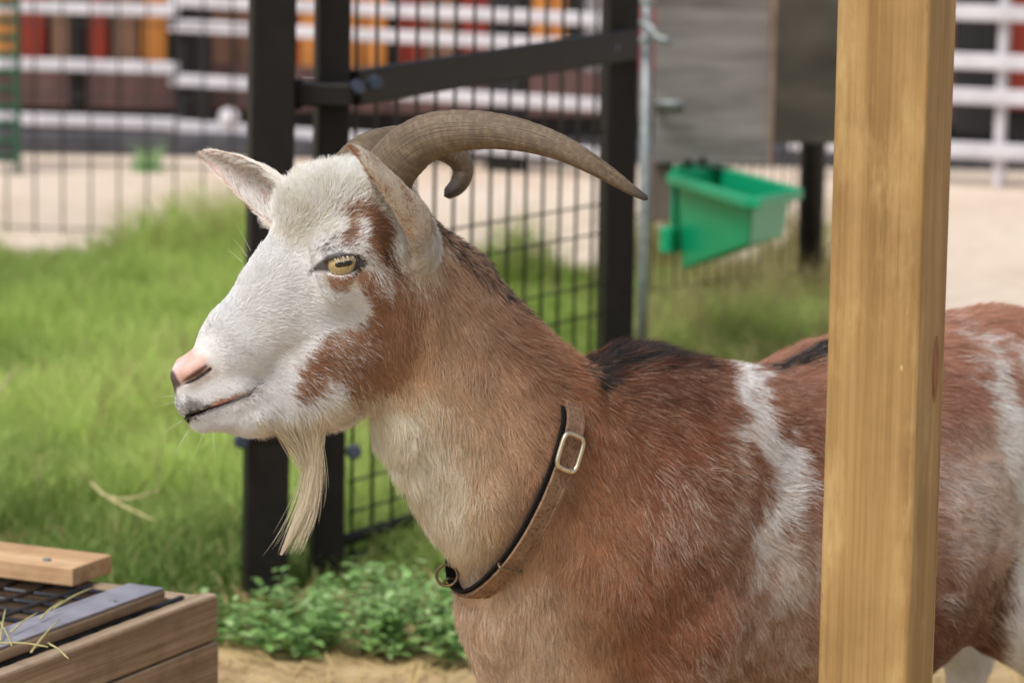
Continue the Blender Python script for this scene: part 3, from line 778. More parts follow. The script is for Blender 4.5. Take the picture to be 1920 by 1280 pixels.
# trunk
add(Bd(0.13, 0, 0.492), Bd(0.30, 0, 0.448), 0.143, 0.146, BN, 0.78, 0.03)
add(Bd(0.30, 0, 0.448), Bd(0.47, 0, 0.432), 0.146, 0.186, BN, 0.88, 0.03)
add(Bd(0.47, 0, 0.432), Bd(0.63, 0, 0.470), 0.186, 0.158, BN, 0.88, 0.03)
add(Bd(0.63, 0, 0.470), Bd(0.71, 0, 0.500), 0.158, 0.128, BN, 0.90, 0.03)
add(Bd(0.71, 0, 0.500), Bd(0.79, 0, 0.500), 0.128, 0.085, BN, 0.95, 0.03)
add(Bd(0.80, 0, 0.555), Bd(0.86, 0, 0.60), 0.022, 0.014, BN, 1.0, 0.02)
for s in (-1, 1):
    add(Bd(0.10, 0.055 * s, 0.43), Bd(0.19, 0.05 * s, 0.53), 0.088, 0.070, BN, 0.8, 0.04)
    add(Bd(0.13, 0.080 * s, 0.36), Bd(0.12, 0.078 * s, 0.215), 0.052, 0.027, BN, 1, 0.03)
    add(Bd(0.12, 0.078 * s, 0.215), Bd(0.125, 0.078 * s, 0.075), 0.026, 0.018, BN, 1, 0.012)
    add(Bd(0.125, 0.078 * s, 0.075), Bd(0.108, 0.078 * s, 0.022), 0.020, 0.024, BN, 1, 0.01)
    add(Bd(0.70, 0.075 * s, 0.45), Bd(0.63, 0.095 * s, 0.33), 0.100, 0.062, BN, 0.8, 0.04)
    add(Bd(0.63, 0.095 * s, 0.33), Bd(0.775, 0.088 * s, 0.205), 0.060, 0.027, BN, 1, 0.02)
    add(Bd(0.775, 0.088 * s, 0.205), Bd(0.76, 0.086 * s, 0.07), 0.026, 0.018, BN, 1, 0.012)
    add(Bd(0.76, 0.086 * s, 0.07), Bd(0.742, 0.086 * s, 0.022), 0.020, 0.024, BN, 1, 0.01)

def graded(lo, f0, f1, hi, fine, coarse):
    a = list(np.arange(f0, f1 + fine, fine)); st = fine; x = f0; left = []
    while x > lo:
        st = min(coarse, st * 1.25); x -= st; left.append(x)
    st = fine; x = a[-1]; rt = []
    while x < hi:
        st = min(coarse, st * 1.25); x += st; rt.append(x)
    return np.array(left[::-1] + a + rt)
gx = graded(-0.345, -0.328, -0.10, 0.78, 0.0017, 0.009)
gy = graded(2.72, 2.87, 3.10, 4.05, 0.0017, 0.009)
gz = graded(-0.02, 0.60, 0.845, 0.87, 0.0017, 0.009)
Dg = np.full((len(gx), len(gy), len(gz)), 1.0, np.float32)
def prim_dist(pr, X, Y, Z):
    a, b, ra, rb, n_, q, k = pr
    e = 1.0 / q - 1.0
    px, py, pz = X - a[0], Y - a[1], Z - a[2]
    if e:
        s = (px * n_[0] + py * n_[1] + pz * n_[2]) * e
        px, py, pz = px + s * n_[0], py + s * n_[1], pz + s * n_[2]
    ba = b - a
    if e: ba = ba + n_ * ((ba @ n_) * e)
    l2 = max(ba @ ba, 1e-12)
    t = np.clip((px * ba[0] + py * ba[1] + pz * ba[2]) / l2, 0, 1)
    return np.sqrt((px - ba[0] * t) ** 2 + (py - ba[1] * t) ** 2 + (pz - ba[2] * t) ** 2) - (ra + (rb - ra) * t)
def smin(d1, d2, k):
    h_ = np.clip(0.5 + 0.5 * (d2 - d1) / k, 0, 1); return d2 + (d1 - d2) * h_ - k * h_ * (1 - h_)
def sl(g_, lo, hi): return slice(max(0, np.searchsorted(g_, lo) - 1), min(len(g_), np.searchsorted(g_, hi) + 1))
def region(lo, hi):
    return sl(gx, lo[0], hi[0]), sl(gy, lo[1], hi[1]), sl(gz, lo[2], hi[2])
def grids(sx, sy, sz):
    return (gx[sx][:, None, None].astype(np.float32), gy[sy][None, :, None].astype(np.float32), gz[sz][None, None, :].astype(np.float32))
for pr in prims:
    a, b, ra, rb, n_, q, k = pr
    r = max(ra, rb) + k + 0.02
    S = region(np.minimum(a, b) - r, np.maximum(a, b) + r)
    Dg[S] = smin(Dg[S], prim_dist(pr, *grids(*S)).astype(np.float32), k)

# eyes: lid bulge, then an almond opening cut down to the eyeball
EYE_R = 0.0150
EYE = H(638, 492, 0.0520)
eye_x = nrm(H(684, 489, 0.052) - H(586, 507, 0.052)); eye_n = nrm(HN - eye_x * (HN @ eye_x)); eye_y = np.cross(eye_n, eye_x)
if eye_y[2] < 0: eye_y = -eye_y
EC = H(636, 494, 0.0520)
def seg_dist2(X, Y, Z, pts, n_, o_):
    """distance in the sagittal plane to a polyline, lateral component removed"""
    best = None
    s = (X - o_[0]) * n_[0] + (Y - o_[1]) * n_[1] + (Z - o_[2]) * n_[2]
    qx, qy, qz = X - s * n_[0], Y - s * n_[1], Z - s * n_[2]
    for a, b, ra, rb in pts:
        a = a - n_ * ((a - o_) @ n_); b = b - n_ * ((b - o_) @ n_); ba = b - a
        t = np.clip(((qx - a[0]) * ba[0] + (qy - a[1]) * ba[1] + (qz - a[2]) * ba[2]) / max(ba @ ba, 1e-12), 0, 1)
        d = np.sqrt((qx - a[0] - ba[0] * t) ** 2 + (qy - a[1] - ba[1] * t) ** 2 + (qz - a[2] - ba[2] * t) ** 2) - (ra + (rb - ra) * t)
        best = d if best is None else np.minimum(best, d)
    return best, s
for side in (1, -1):
    E = EYE if side > 0 else mirror(EYE); C0 = EC if side > 0 else mirror(EC)
    ex = eye_x if side > 0 else nrm(mirror(EC + eye_x) - mirror(EC)); ey = eye_y if side > 0 else nrm(mirror(EC + eye_y) - mirror(EC)); en = HN * side
    S = region(E - 0.045, E + 0.045); X, Y, Z = grids(*S)
    dist = np.sqrt((X - E[0]) ** 2 + (Y - E[1]) ** 2 + (Z - E[2]) ** 2)
    d = smin(Dg[S], (dist - (EYE_R + 0.0032)).astype(np.float32), 0.007)
    vx, vy, vz = X - C0[0], Y - C0[1], Z - C0[2]
    lx = vx * ex[0] + vy * ex[1] + vz * ex[2]; ly = vx * ey[0] + vy * ey[1] + vz * ey[2]; ln = vx * en[0] + vy * en[1] + vz * en[2]
    ha, hb = 0.0235, 0.0088
    R_ = (ha * ha + hb * hb) / (2 * hb)
    ves = np.maximum(np.sqrt(lx ** 2 + (ly - (R_ - hb)) ** 2), np.sqrt(lx ** 2 + (ly + (R_ - hb)) ** 2)) - R_
    cut = np.maximum(np.maximum(ves, -(ln - 0.006)), -(dist - (EYE_R - 0.0015)))
    Dg[S] = np.maximum(d, -cut).astype(np.float32)
# mouth slit, nostrils and the cleft below the nose
def groove(pts, depth, smin_, side=0):
    seg = [(H(p[0], p[1]), H(q[0], q[1]), p[2] / PXM, q[2] / PXM) for p, q in zip(pts[:-1], pts[1:])]
    allp = np.array([s[0] for s in seg] + [seg[-1][1]])
    S = region(allp.min(0) - 0.06, allp.max(0) + 0.06); X, Y, Z = grids(*S)
    dd, s = seg_dist2(X, Y, Z, seg, HN, HO)
    ok = np.abs(s) > smin_
    cutv = np.where(ok, np.minimum(-dd, Dg[S] + depth), -1.0)
    Dg[S] = np.maximum(Dg[S], cutv).astype(np.float32)
groove([(338, 780, 3), (372, 768, 4), (420, 750, 4), (455, 735, 4.5), (480, 718, 3)], 0.007, 0.0)
groove([(340, 714, 1.5), (352, 708, 3), (368, 698, 4.2), (386, 685, 4.2)], 0.014, 0.007)

def surface_nets(D):
    ins = D < 0
    c = np.zeros(tuple(np.array(D.shape) - 1), np.uint8)
    for a in (0, 1):
        for b in (0, 1):
            for d in (0, 1):
                c += ins[a:D.shape[0] - 1 + a, b:D.shape[1] - 1 + b, d:D.shape[2] - 1 + d]
    act = (c > 0) & (c < 8)
    I = np.argwhere(act); idx = np.full(act.shape, -1, np.int32); idx[act] = np.arange(len(I))
    corner = {}
    for a in (0, 1):
        for b in (0, 1):
            for d in (0, 1):
                corner[(a, b, d)] = D[I[:, 0] + a, I[:, 1] + b, I[:, 2] + d]
    acc = np.zeros((len(I), 3)); cnt = np.zeros(len(I))
    for k0 in corner:
        for ax in range(3):
            if k0[ax] == 0:
                k1 = list(k0); k1[ax] = 1; k1 = tuple(k1)
                v0, v1 = corner[k0], corner[k1]; cr = (v0 < 0) != (v1 < 0)
                t = np.where(cr, v0 / np.where(cr, v0 - v1, 1), 0)
                p = np.array(k0, float)[None].repeat(len(I), 0); p[:, ax] += t
                acc += p * cr[:, None]; cnt += cr
    loc = I + acc / cnt[:, None]
    V = np.stack([np.interp(loc[:, i], np.arange(len(g_)), g_) for i, g_ in enumerate((gx, gy, gz))], 1)
    F_ = []
    for ax in range(3):
        s0 = [slice(None)] * 3; s1 = [slice(None)] * 3; s0[ax] = slice(0, -1); s1[ax] = slice(1, None)
        A_, B_2 = ins[tuple(s0)], ins[tuple(s1)]
        e = np.argwhere(A_ != B_2)
        o1, o2 = [(1, 2), (2, 0), (0, 1)][ax]
        e = e[(e[:, o1] > 0) & (e[:, o2] > 0) & (e[:, o1] < D.shape[o1] - 1) & (e[:, o2] < D.shape[o2] - 1)]
        fl_ = A_[e[:, 0], e[:, 1], e[:, 2]]
        def g_(d1, d2):
            q_ = e.copy(); q_[:, o1] -= d1; q_[:, o2] -= d2; return idx[q_[:, 0], q_[:, 1], q_[:, 2]]
        quad = np.stack([g_(1, 1), g_(0, 1), g_(0, 0), g_(1, 0)], 1)
        quad[~fl_] = quad[~fl_][:, ::-1]
        F_.append(quad)
    F_ = np.concatenate(F_); F_ = F_[(F_ >= 0).all(1)]
    return V, F_
GV, GF = surface_nets(Dg)
del Dg
def relax(V, F_, it, lam):
    e = np.concatenate([F_[:, [0, 1]], F_[:, [1, 2]], F_[:, [2, 3]], F_[:, [3, 0]]]); n_ = len(V)
    for _ in range(it):
        for l_ in lam:
            acc = np.zeros_like(V); ct = np.zeros(n_)
            for i in range(3): acc[:, i] = np.bincount(e[:, 0], V[e[:, 1], i], n_) + np.bincount(e[:, 1], V[e[:, 0], i], n_)
            ct = np.bincount(e[:, 0], minlength=n_) + np.bincount(e[:, 1], minlength=n_)
            V = V + l_ * (acc / np.maximum(ct, 1)[:, None] - V)
    return V
GV = relax(GV, GF, 3, (0.5, -0.52))
def vert_normals(V, T):
    fn = np.cross(V[T[:, 1]] - V[T[:, 0]], V[T[:, 2]] - V[T[:, 0]]); out = np.zeros_like(V)
    for j in range(3):
        for i in range(3): out[:, i] += np.bincount(T[:, j], fn[:, i], len(V))
    return out / np.maximum(np.linalg.norm(out, axis=1), 1e-12)[:, None]
GT = np.concatenate([GF[:, [0, 1, 2]], GF[:, [0, 2, 3]]])
GN = vert_normals(GV, GT)

# ------------------------------------------------------------------ coat: markings, hair flow and hair length in profile coordinates of the animal
def profile_uv(p):
    """profile coordinates: the near side as it lies, the far side folded over its sagittal plane"""
    p = np.asarray(p, float); q = p.copy()
    for n_, o_, sel in ((HN, HO, p[:, 0] < -0.08), (NN, NO, (p[:, 0] >= -0.08) & (p[:, 0] < 0.05)), (BN, BO, p[:, 0] >= 0.05)):
        s = (p - o_) @ n_; f = sel & (s < 0)
        q[f] = p[f] - 2 * s[f, None] * n_
    v = q - CAM; z = v @ FWD
    return 960 + FPX * (v @ RIGHT) / z, 640 - FPX * (v @ UP) / z
def poly_sd(u, v, poly):
    poly = np.asarray(poly, float); d = np.full(len(u), 1e9); ins = np.zeros(len(u), bool)
    for i in range(len(poly)):
        a, b = poly[i - 1], poly[i]; e = b - a
        t = np.clip(((u - a[0]) * e[0] + (v - a[1]) * e[1]) / (e @ e), 0, 1)
        d = np.minimum(d, (u - a[0] - e[0] * t) ** 2 + (v - a[1] - e[1] * t) ** 2)
        if a[1] != b[1]:
            c = ((a[1] > v) != (b[1] > v)) & (u < (b[0] - a[0]) * (v - a[1]) / (b[1] - a[1]) + a[0]); ins ^= c
    d = np.sqrt(d); return np.where(ins, -d, d)
BASE = np.array([
    (870, 480, 150, 96, 66), (810, 560, 196, 160, 130), (800, 640, 192, 152, 122), (745, 590, 158, 108, 76), (760, 640, 164, 112, 80), (720, 700, 196, 158, 124), (820, 720, 196, 156, 122), (900, 620, 166, 114, 82), (960, 640, 150, 96, 64), (1040, 690, 150, 95, 62),
    (900, 760, 184, 138, 104), (1000, 800, 166, 114, 80), (950, 900, 176, 128, 94), (880, 860, 206, 174, 140), (800, 850, 220, 200, 170), (770, 930, 226, 210, 184), (850, 1000, 220, 198, 166), (920, 1010, 190, 146, 108),
    (700, 800, 220, 200, 172), (740, 760, 214, 188, 156), (1000, 950, 168, 118, 86), (890, 1110, 206, 172, 142), (940, 1200, 192, 150, 118), (1000, 1180, 206, 172, 142), (1020, 1260, 200, 166, 134), (890, 1250, 180, 134, 106),
    (1060, 1100, 170, 118, 88), (1100, 950, 166, 112, 80), (1100, 1200, 154, 102, 74), (1130, 800, 150, 94, 62), (1200, 730, 112, 62, 38), (1300, 720, 116, 64, 42), (1250, 850, 142, 84, 56), (1300, 950, 150, 92, 64),
    (1250, 1100, 142, 88, 62), (1350, 1100, 146, 90, 66), (1300, 1230, 142, 90, 66), (1380, 850, 150, 95, 70), (1450, 740, 152, 102, 80), (1500, 800, 124, 74, 54), (1520, 900, 140, 90, 72), (1500, 1150, 170, 130, 110),
    (1500, 1250, 152, 112, 92), (1450, 1050, 184, 152, 136), (1600, 700, 150, 96, 76), (1700, 650, 156, 102, 82), (1650, 900, 150, 100, 82), (1650, 1150, 150, 106, 88), (1800, 600, 166, 112, 90), (1880, 580, 160, 106, 84),
    (1800, 750, 142, 92, 76), (1800, 900, 166, 126, 112), (1850, 1000, 160, 124, 110), (1830, 1150, 122, 76, 60), (1780, 1230, 112, 66, 50), (1900, 900, 206, 196, 188), (1950, 1150, 222, 216, 208), (1100, 1500, 190, 160, 136), (1500, 1500, 190, 170, 150), (1900, 1500, 216, 206, 194)], float)
WHITE, CREAM = (240, 240, 241), (228, 216, 194)
BR, DBR, BLK, GRY, TAN = (154, 104, 74), (104, 66, 48), (38, 34, 34), (140, 134, 138), (190, 150, 118)
HEADP = [(290, 840), (290, 640), (440, 470), (540, 290), (740, 290), (775, 410), (765, 470), (732, 505), (706, 560), (690, 620), (672, 690), (650, 745), (635, 800), (560, 850)]
LAYERS = [  # polygon, colour, share of hairs, feather, ragged edge
    (HEADP, WHITE, 1.0, 26, 16),
    ([(540, 300), (740, 300), (750, 400), (690, 430), (620, 450), (540, 470), (500, 440)], (238, 232, 218), 0.8, 26, 10),
    ([(470, 830), (470, 790), (560, 760), (650, 735), (700, 720), (690, 800), (600, 850)], CREAM, 0.85, 18, 10),
    ([(740, 440), (790, 430), (830, 470), (830, 520), (790, 540), (760, 520), (746, 495)], (232, 220, 202), 0.8, 20, 16),
    ([(640, 412), (668, 392), (700, 398), (726, 440), (742, 488), (738, 512), (718, 500), (704, 470), (672, 456), (648, 440)], BR, 0.72, 10, 11),
    ([(660, 425), (690, 415), (716, 445), (690, 452)], DBR, 0.6, 8, 8),
    ([(696, 446), (722, 452), (740, 488), (739, 514), (724, 502), (708, 478)], DBR, 0.88, 7, 7),
    ([(590, 470), (612, 446), (650, 442), (670, 462), (640, 468), (606, 486)], (124, 116, 116), 0.5, 10, 10),
    ([(604, 512), (636, 518), (668, 514), (664, 528), (640, 545), (620, 545), (610, 528)], BR, 0.82, 7, 7),
    ([(670, 505), (700, 506), (735, 540), (768, 572), (760, 620), (710, 640), (690, 600), (680, 560)], BR, 0.8, 12, 14),
    ([(538, 726), (544, 704), (566, 672), (590, 640), (606, 612), (632, 622), (650, 606), (672, 600), (700, 556), (748, 560), (796, 590), (790, 640), (766, 680), (742, 716), (700, 742), (664, 748), (644, 726), (630, 690), (606, 706), (584, 730), (560, 746), (545, 742)], BR, 0.86, 12, 13),
    ([(548, 730), (556, 700), (590, 664), (600, 680), (590, 712), (562, 742)], (136, 84, 54), 0.7, 10, 8),
    ([(684, 500), (740, 505), (790, 560), (800, 620), (740, 640), (700, 600)], BR, 0.42, 16, 20),
    ([(636, 400), (690, 380), (735, 430), (748, 500), (720, 520), (690, 480), (650, 462)], (140, 96, 72), 0.38, 16, 18),
    ([(692, 480), (706, 474), (714, 530), (704, 545), (694, 520)], WHITE, 0.35, 8, 8),
    ([(704, 520), (730, 522), (736, 556), (716, 552)], WHITE, 0.55, 9, 10),
    ([(640, 780), (690, 735), (780, 740), (860, 810), (905, 920), (910, 1010), (860, 1090), (800, 1070), (730, 960), (670, 860)], (234, 222, 202), 0.88, 44, 24),
    ([(740, 800), (800, 800), (850, 880), (850, 960), (790, 950)], (238, 230, 214), 0.5, 30, 24),
    # dark line of the nape, withers patch, dorsal stripe
    ([(770, 360), (810, 376), (880, 440), (990, 550), (1072, 620), (1095, 665), (1066, 652), (976, 588), (856, 480), (786, 404)], (52, 42, 38), 0.6, 7, 8),
    ([(1066, 628), (1104, 610), (1132, 616), (1166, 676), (1140, 722), (1102, 728), (1078, 668)], BLK, 0.96, 10, 10),
    ([(1120, 600), (1250, 606), (1345, 620), (1354, 680), (1250, 690), (1130, 700)], (30, 27, 28), 0.99, 9, 9),
    ([(1400, 660), (1450, 668), (1545, 640), (1700, 572), (1800, 540), (1700, 602), (1545, 672), (1460, 698), (1406, 692)], BLK, 0.96, 6, 5),
    ([(1130, 690), (1200, 668), (1330, 672), (1360, 720), (1300, 770), (1200, 770), (1150, 740)], (92, 50, 32), 0.5, 26, 18),
    # white blaze over the shoulder, roan patches
    ([(1346, 652), (1398, 664), (1410, 700), (1424, 760), (1452, 806), (1486, 850), (1502, 900), (1490, 960), (1450, 1000), (1420, 1040), (1396, 1020), (1420, 960), (1440, 900), (1420, 850), (1390, 800), (1376, 740), (1362, 700)], (226, 224, 222), 0.92, 22, 24),
    ([(1396, 1000), (1470, 960), (1530, 1010), (1520, 1100), (1460, 1160), (1400, 1100)], (214, 206, 200), 0.55, 26, 26),
    ([(1240, 880), (1400, 800), (1420, 900), (1380, 1000), (1300, 1060), (1220, 1000)], (212, 196, 184), 0.24, 30, 34),
    ([(1380, 1120), (1530, 1120), (1530, 1300), (1300, 1300), (1330, 1200)], (210, 198, 188), 0.36, 30, 34),
    ([(880, 1100), (1040, 1090), (1060, 1180), (1040, 1300), (900, 1300)], (224, 206, 184), 0.30, 24, 30),
    ([(1820, 630), (1862, 640), (1900, 700), (1925, 800), (1960, 960), (1990, 960), (1990, 700), (1920, 640)], WHITE, 0.6, 14, 16),
    ([(1826, 640), (1856, 650), (1888, 720), (1912, 830), (1935, 960), (1905, 960), (1872, 850), (1856, 760)], (226, 224, 220), 0.92, 12, 14),
    ([(1770, 620), (1830, 640), (1850, 700), (1800, 700)], (216, 206, 202), 0.4, 20, 24),
    ([(1750, 820), (1880, 880), (1900, 1020), (1800, 1090), (1740, 1000)], (214, 204, 200), 0.42, 24, 34),
    ([(1745, 1090), (1800, 1110), (1790, 1150), (1745, 1170)], (222, 216, 212), 0.6, 14, 18),
    ([(1905, 960), (2000, 900), (2010, 1400), (1840, 1400), (1880, 1200)], WHITE, 0.9, 14, 12),
    ([(1740, 1120), (1800, 1120), (1890, 1050), (1896, 1120), (1850, 1220), (1790, 1300), (1700, 1300)], (104, 66, 52), 0.7, 14, 14),
    # nose leather, lip, eye rims
    ([(316, 700), (334, 668), (352, 652), (384, 656), (396, 676), (392, 696), (366, 712), (340, 724), (320, 724)], (228, 176, 160), 0.9, 16, 8),
    ([(308, 696), (324, 694), (332, 703), (338, 714), (348, 721), (334, 728), (324, 744), (324, 728), (308, 720)], (58, 53, 55), 0.9, 4, 5),
    ([(318, 735), (350, 736), (384, 750), (376, 764), (350, 774), (326, 764)], (132, 126, 128), 0.55, 7, 8),
    ([(340, 776), (372, 760), (420, 742), (456, 727), (482, 711), (488, 718), (462, 738), (424, 757), (380, 774), (350, 786)], (62, 52, 52), 0.95, 3, 2),
    ([(392, 752), (430, 738), (462, 728), (466, 736), (430, 752), (396, 764)], (206, 150, 138), 0.9, 3, 2),
    ([(338, 717), (350, 706), (368, 694), (386, 681), (391, 687), (372, 703), (354, 713)], (70, 42, 38), 0.9, 2.5, 1),
    ([(574, 514), (592, 494), (616, 479), (640, 473), (666, 477), (686, 489), (684, 497), (666, 509), (640, 514), (610, 510), (592, 509)], (50, 43, 44), 0.93, 3, 3),
]
def coat(p, seed=0, hairs=True):
    u, v = profile_uv(p); n_ = len(u)
    w = np.zeros(n_); col = np.zeros((n_, 3))
    for bx, by, r_, g_, b_ in BASE:
        k_ = np.exp(-((u - bx) ** 2 + (v - by) ** 2) / (2 * 62.0 ** 2)) + 1e-7 / (1 + ((u - bx) ** 2 + (v - by) ** 2) / 1e4)
        w += k_; col += k_[:, None] * lin((r_, g_, b_))
    col /= w[:, None]
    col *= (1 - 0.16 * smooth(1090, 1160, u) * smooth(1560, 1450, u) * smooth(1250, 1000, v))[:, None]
    na, nb_ = noise(p, 62, 11), noise(p, 150, 12)
    streak = noise(p * np.array([1, 1, 0.45]), 90, 15)
    if hairs: col *= (1 + 0.16 * streak[:, None])
    for poly, c, share, fe, rag in LAYERS:
        pl = np.asarray(poly); lo, hi = pl.min(0) - 60, pl.max(0) + 60
        sel = np.where((u > lo[0]) & (u < hi[0]) & (v > lo[1]) & (v < hi[1]))[0]
        if not len(sel): continue
        sdv = poly_sd(u[sel], v[sel], poly) + rag * (0.9 * na[sel] + 0.6 * nb_[sel])
        m_ = smooth(fe, -fe, sdv) * share
        if 0.1 < share < 0.75: m_ = np.clip(m_ * (1 + 1.1 * streak[sel] + 0.6 * nb_[sel]), 0, 1)
        if hairs:
            hit = rng.uniform(0, 1, len(sel)) < m_; col[sel[hit]] = lin(c)
        else:
            col[sel] = col[sel] * (1 - m_[:, None]) + lin(c) * m_[:, None]
    z = p[:, 2]; hoof = z < 0.045
    col[hoof] = lin((58, 50, 44))
    return col, u, v
FLOW = np.array([  # u, v, direction, length mm, lift degrees
    (340, 690, 1, -0.4, 1.6, 12), (365, 672, 1, -0.3, 2.5, 14), (345, 745, 0.7, 0.3, 3, 22), (400, 730, 1, 0.2, 4, 16), (385, 795, 0.5, 0.9, 8, 40), (440, 790, 0.6, 0.8, 9, 30),
    (410, 600, 0.9, -0.5, 6.5, 22), (450, 650, 1, 0.05, 8, 18), (500, 700, 1, 0.35, 9, 18), (470, 540, 0.8, -0.6, 8, 22), (530, 600, 1, 0.1, 9, 15), (560, 500, 0.75, -0.6, 10, 18), (510, 460, 0.6, -0.8, 10, 22), (552, 524, 1, -0.3, 9, 15), (584, 514, 1, -0.05, 8, 15), (545, 565, 1, -0.05, 9, 15),
    (560, 400, 0.1, -1, 16, 34), (600, 345, -0.25, -1, 20, 50), (560, 355, -0.5, -0.9, 20, 50), (660, 345, 0.25, -0.9, 18, 40), (650, 400, 0.8, -0.6, 14, 24), (600, 440, 0.7, -0.7, 11, 20), (640, 450, 0.9, -0.5, 9, 20),
    (690, 450, 1, 0.25, 10, 20), (710, 500, 0.9, 0.7, 11, 18), (640, 535, 0.55, 0.85, 9, 16), (580, 540, 0.7, 0.6, 9, 16), (590, 620, 0.85, 0.65, 12, 18), (560, 700, 0.8, 0.6, 12, 18), (660, 600, 0.7, 0.8, 14, 18),
    (700, 560, 0.6, 0.9, 14, 18), (720, 660, 0.55, 0.9, 17, 20), (640, 700, 0.7, 0.8, 15, 20), (620, 770, 0.6, 0.85, 16, 26), (520, 770, 0.7, 0.6, 13, 22), (540, 796, 0.45, 0.95, 26, 30), (590, 790, 0.3, 1, 24, 28), (680, 770, 0.45, 0.95, 18, 24), (780, 480, 0.2, 1, 19, 26), (815, 470, 0.4, 1, 19, 26),
    (770, 580, 0.35, 1, 17, 18), (800, 420, 0.8, 0.6, 18, 26), (850, 460, 0.85, 0.6, 22, 32), (900, 540, 0.75, 0.7, 24, 24), (800, 680, 0.25, 1, 22, 20), (720, 820, 0.3, 0.95, 28, 38), (760, 920, 0.2, 1, 30, 38), (860, 900, 0.1, 1, 26, 20),
    (960, 760, 0.45, 0.9, 26, 20), (880, 700, 0.3, 1, 24, 20), (980, 580, 0.9, 0.3, 28, 38), (1050, 640, 0.9, 0.1, 30, 38), (840, 1030, 0.0, 1, 30, 36), (950, 950, 0.1, 1, 26, 18),
    (1110, 650, 0.8, -0.5, 36, 40), (1200, 650, 1, -0.15, 34, 32), (1320, 660, 1, 0.1, 30, 28), (1150, 720, 0.85, 0.5, 30, 20), (1120, 820, 0.45, 0.9, 28, 18), (1250, 780, 0.8, 0.6, 28, 18), (1200, 950, 0.4, 0.95, 28, 18),
    (1250, 1100, 0.45, 0.9, 28, 18), (1100, 1150, 0.15, 1, 28, 18), (950, 1150, 0.05, 1, 30, 20), (1400, 780, 0.95, 0.4, 28, 18), (1400, 950, 0.85, 0.6, 28, 20), (1420, 1150, 0.6, 0.85, 30, 20), (1500, 680, 1, 0.1, 24, 22),
    (1500, 850, 0.95, 0.3, 28, 20), (1650, 800, 1, 0.2, 28, 20), (1800, 600, 0.9, 0.4, 26, 24), (1850, 750, 1, 0.2, 26, 20), (1850, 950, 1, 0.25, 26, 20), (1830, 1150, 0.7, 0.7, 26, 20), (1100, 1500, 0, 1, 10, 16), (1900, 1500, 0, 1, 10, 16)], float)
def flow(u, v):
    w = np.zeros(len(u)); d = np.zeros((len(u), 2)); L = np.zeros(len(u)); a = np.zeros(len(u))
    for bx, by, dx, dy, ln_, li in FLOW:
        r2 = (u - bx) ** 2 + (v - by) ** 2
        k_ = np.exp(-r2 / (2 * 40.0 ** 2)) + 1e-4 / (1 + r2 / 2e3) ** 2
        m_ = math.hypot(dx, dy); w += k_; d += k_[:, None] * np.array([dx / m_, dy / m_]); L += k_ * ln_; a += k_ * li
    return d / w[:, None], L / w / 1000.0, np.radians(a / w)

# ------------------------------------------------------------------ goat object, skin, hair
goat = empty('goat', tuple(Bd(0.42, 0, 0.0)), 'brown and white horned goat with a beard, standing in profile with head raised', 'goat')
def fur_mat():
    M = Mat('goat_hair', 0.5, 0.35)
    at_ = M.n('ShaderNodeAttribute'); at_.attribute_name = 'hair_color'
    M.l(at_.outputs['Color'], M.b.inputs['Base Color'])
    return M.m
def skin_mat():
    M = Mat('goat_skin', 0.55, 0.35)
    at_ = M.n('ShaderNodeAttribute'); at_.attribute_name = 'tint'
    v = M.coord((1, 1, 1)); f = M.noise(v, 420, 3, 0.6)
    M.l(M.mix(0.35, at_.outputs['Color'], M.ramp(f, [(0.3, (0.72, 0.70, 0.70, 1)), (0.7, (1.1, 1.1, 1.1, 1))]), 'MULTIPLY'), M.b.inputs['Base Color'])
    M.bump(f, 0.25, 0.0006)
    return M.m
FUR, SKIN = fur_mat(), skin_mat()
HAIR_ALB = 1.08
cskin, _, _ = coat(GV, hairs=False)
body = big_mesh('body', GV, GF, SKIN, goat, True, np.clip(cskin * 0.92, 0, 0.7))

def hair_object(name, pts, rad, col, parent, mat=None):
    n_, k_, _ = pts.shape
    hc = bpy.data.hair_curves.new(name)
    hc.add_curves([k_] * n_)
    hc.attributes['position'].data.foreach_set('vector', np.ascontiguousarray(pts, np.float32).ravel())
    ra = hc.attributes.get('radius') or hc.attributes.new('radius', 'FLOAT', 'POINT')
    ra.data.foreach_set('value', np.ascontiguousarray(rad, np.float32).ravel())
    ca = hc.attributes.new('hair_color', 'FLOAT_COLOR', 'CURVE')
    c4 = np.ones((n_, 4), np.float32); c4[:, :3] = np.clip(col, 0, 0.86)
    ca.data.foreach_set('color', c4.ravel())
    hc.materials.append(mat or FUR)
    return link(bpy.data.objects.new(name, hc), parent)
def sample_tris(V, T, N_, weight, n_):
    a, b, c = V[T[:, 0]], V[T[:, 1]], V[T[:, 2]]
    ar = np.linalg.norm(np.cross(b - a, c - a), axis=1) * weight
    pick = rng.choice(len(T), n_, p=ar / ar.sum())
    r1, r2 = np.sqrt(rng.uniform(0, 1, n_)), rng.uniform(0, 1, n_)
    w0, w1, w2 = 1 - r1, r1 * (1 - r2), r1 * r2
    t = T[pick]
    p = V[t[:, 0]] * w0[:, None] + V[t[:, 1]] * w1[:, None] + V[t[:, 2]] * w2[:, None]
    q = N_[t[:, 0]] * w0[:, None] + N_[t[:, 1]] * w1[:, None] + N_[t[:, 2]] * w2[:, None]
    return p, q / np.linalg.norm(q, axis=1)[:, None]
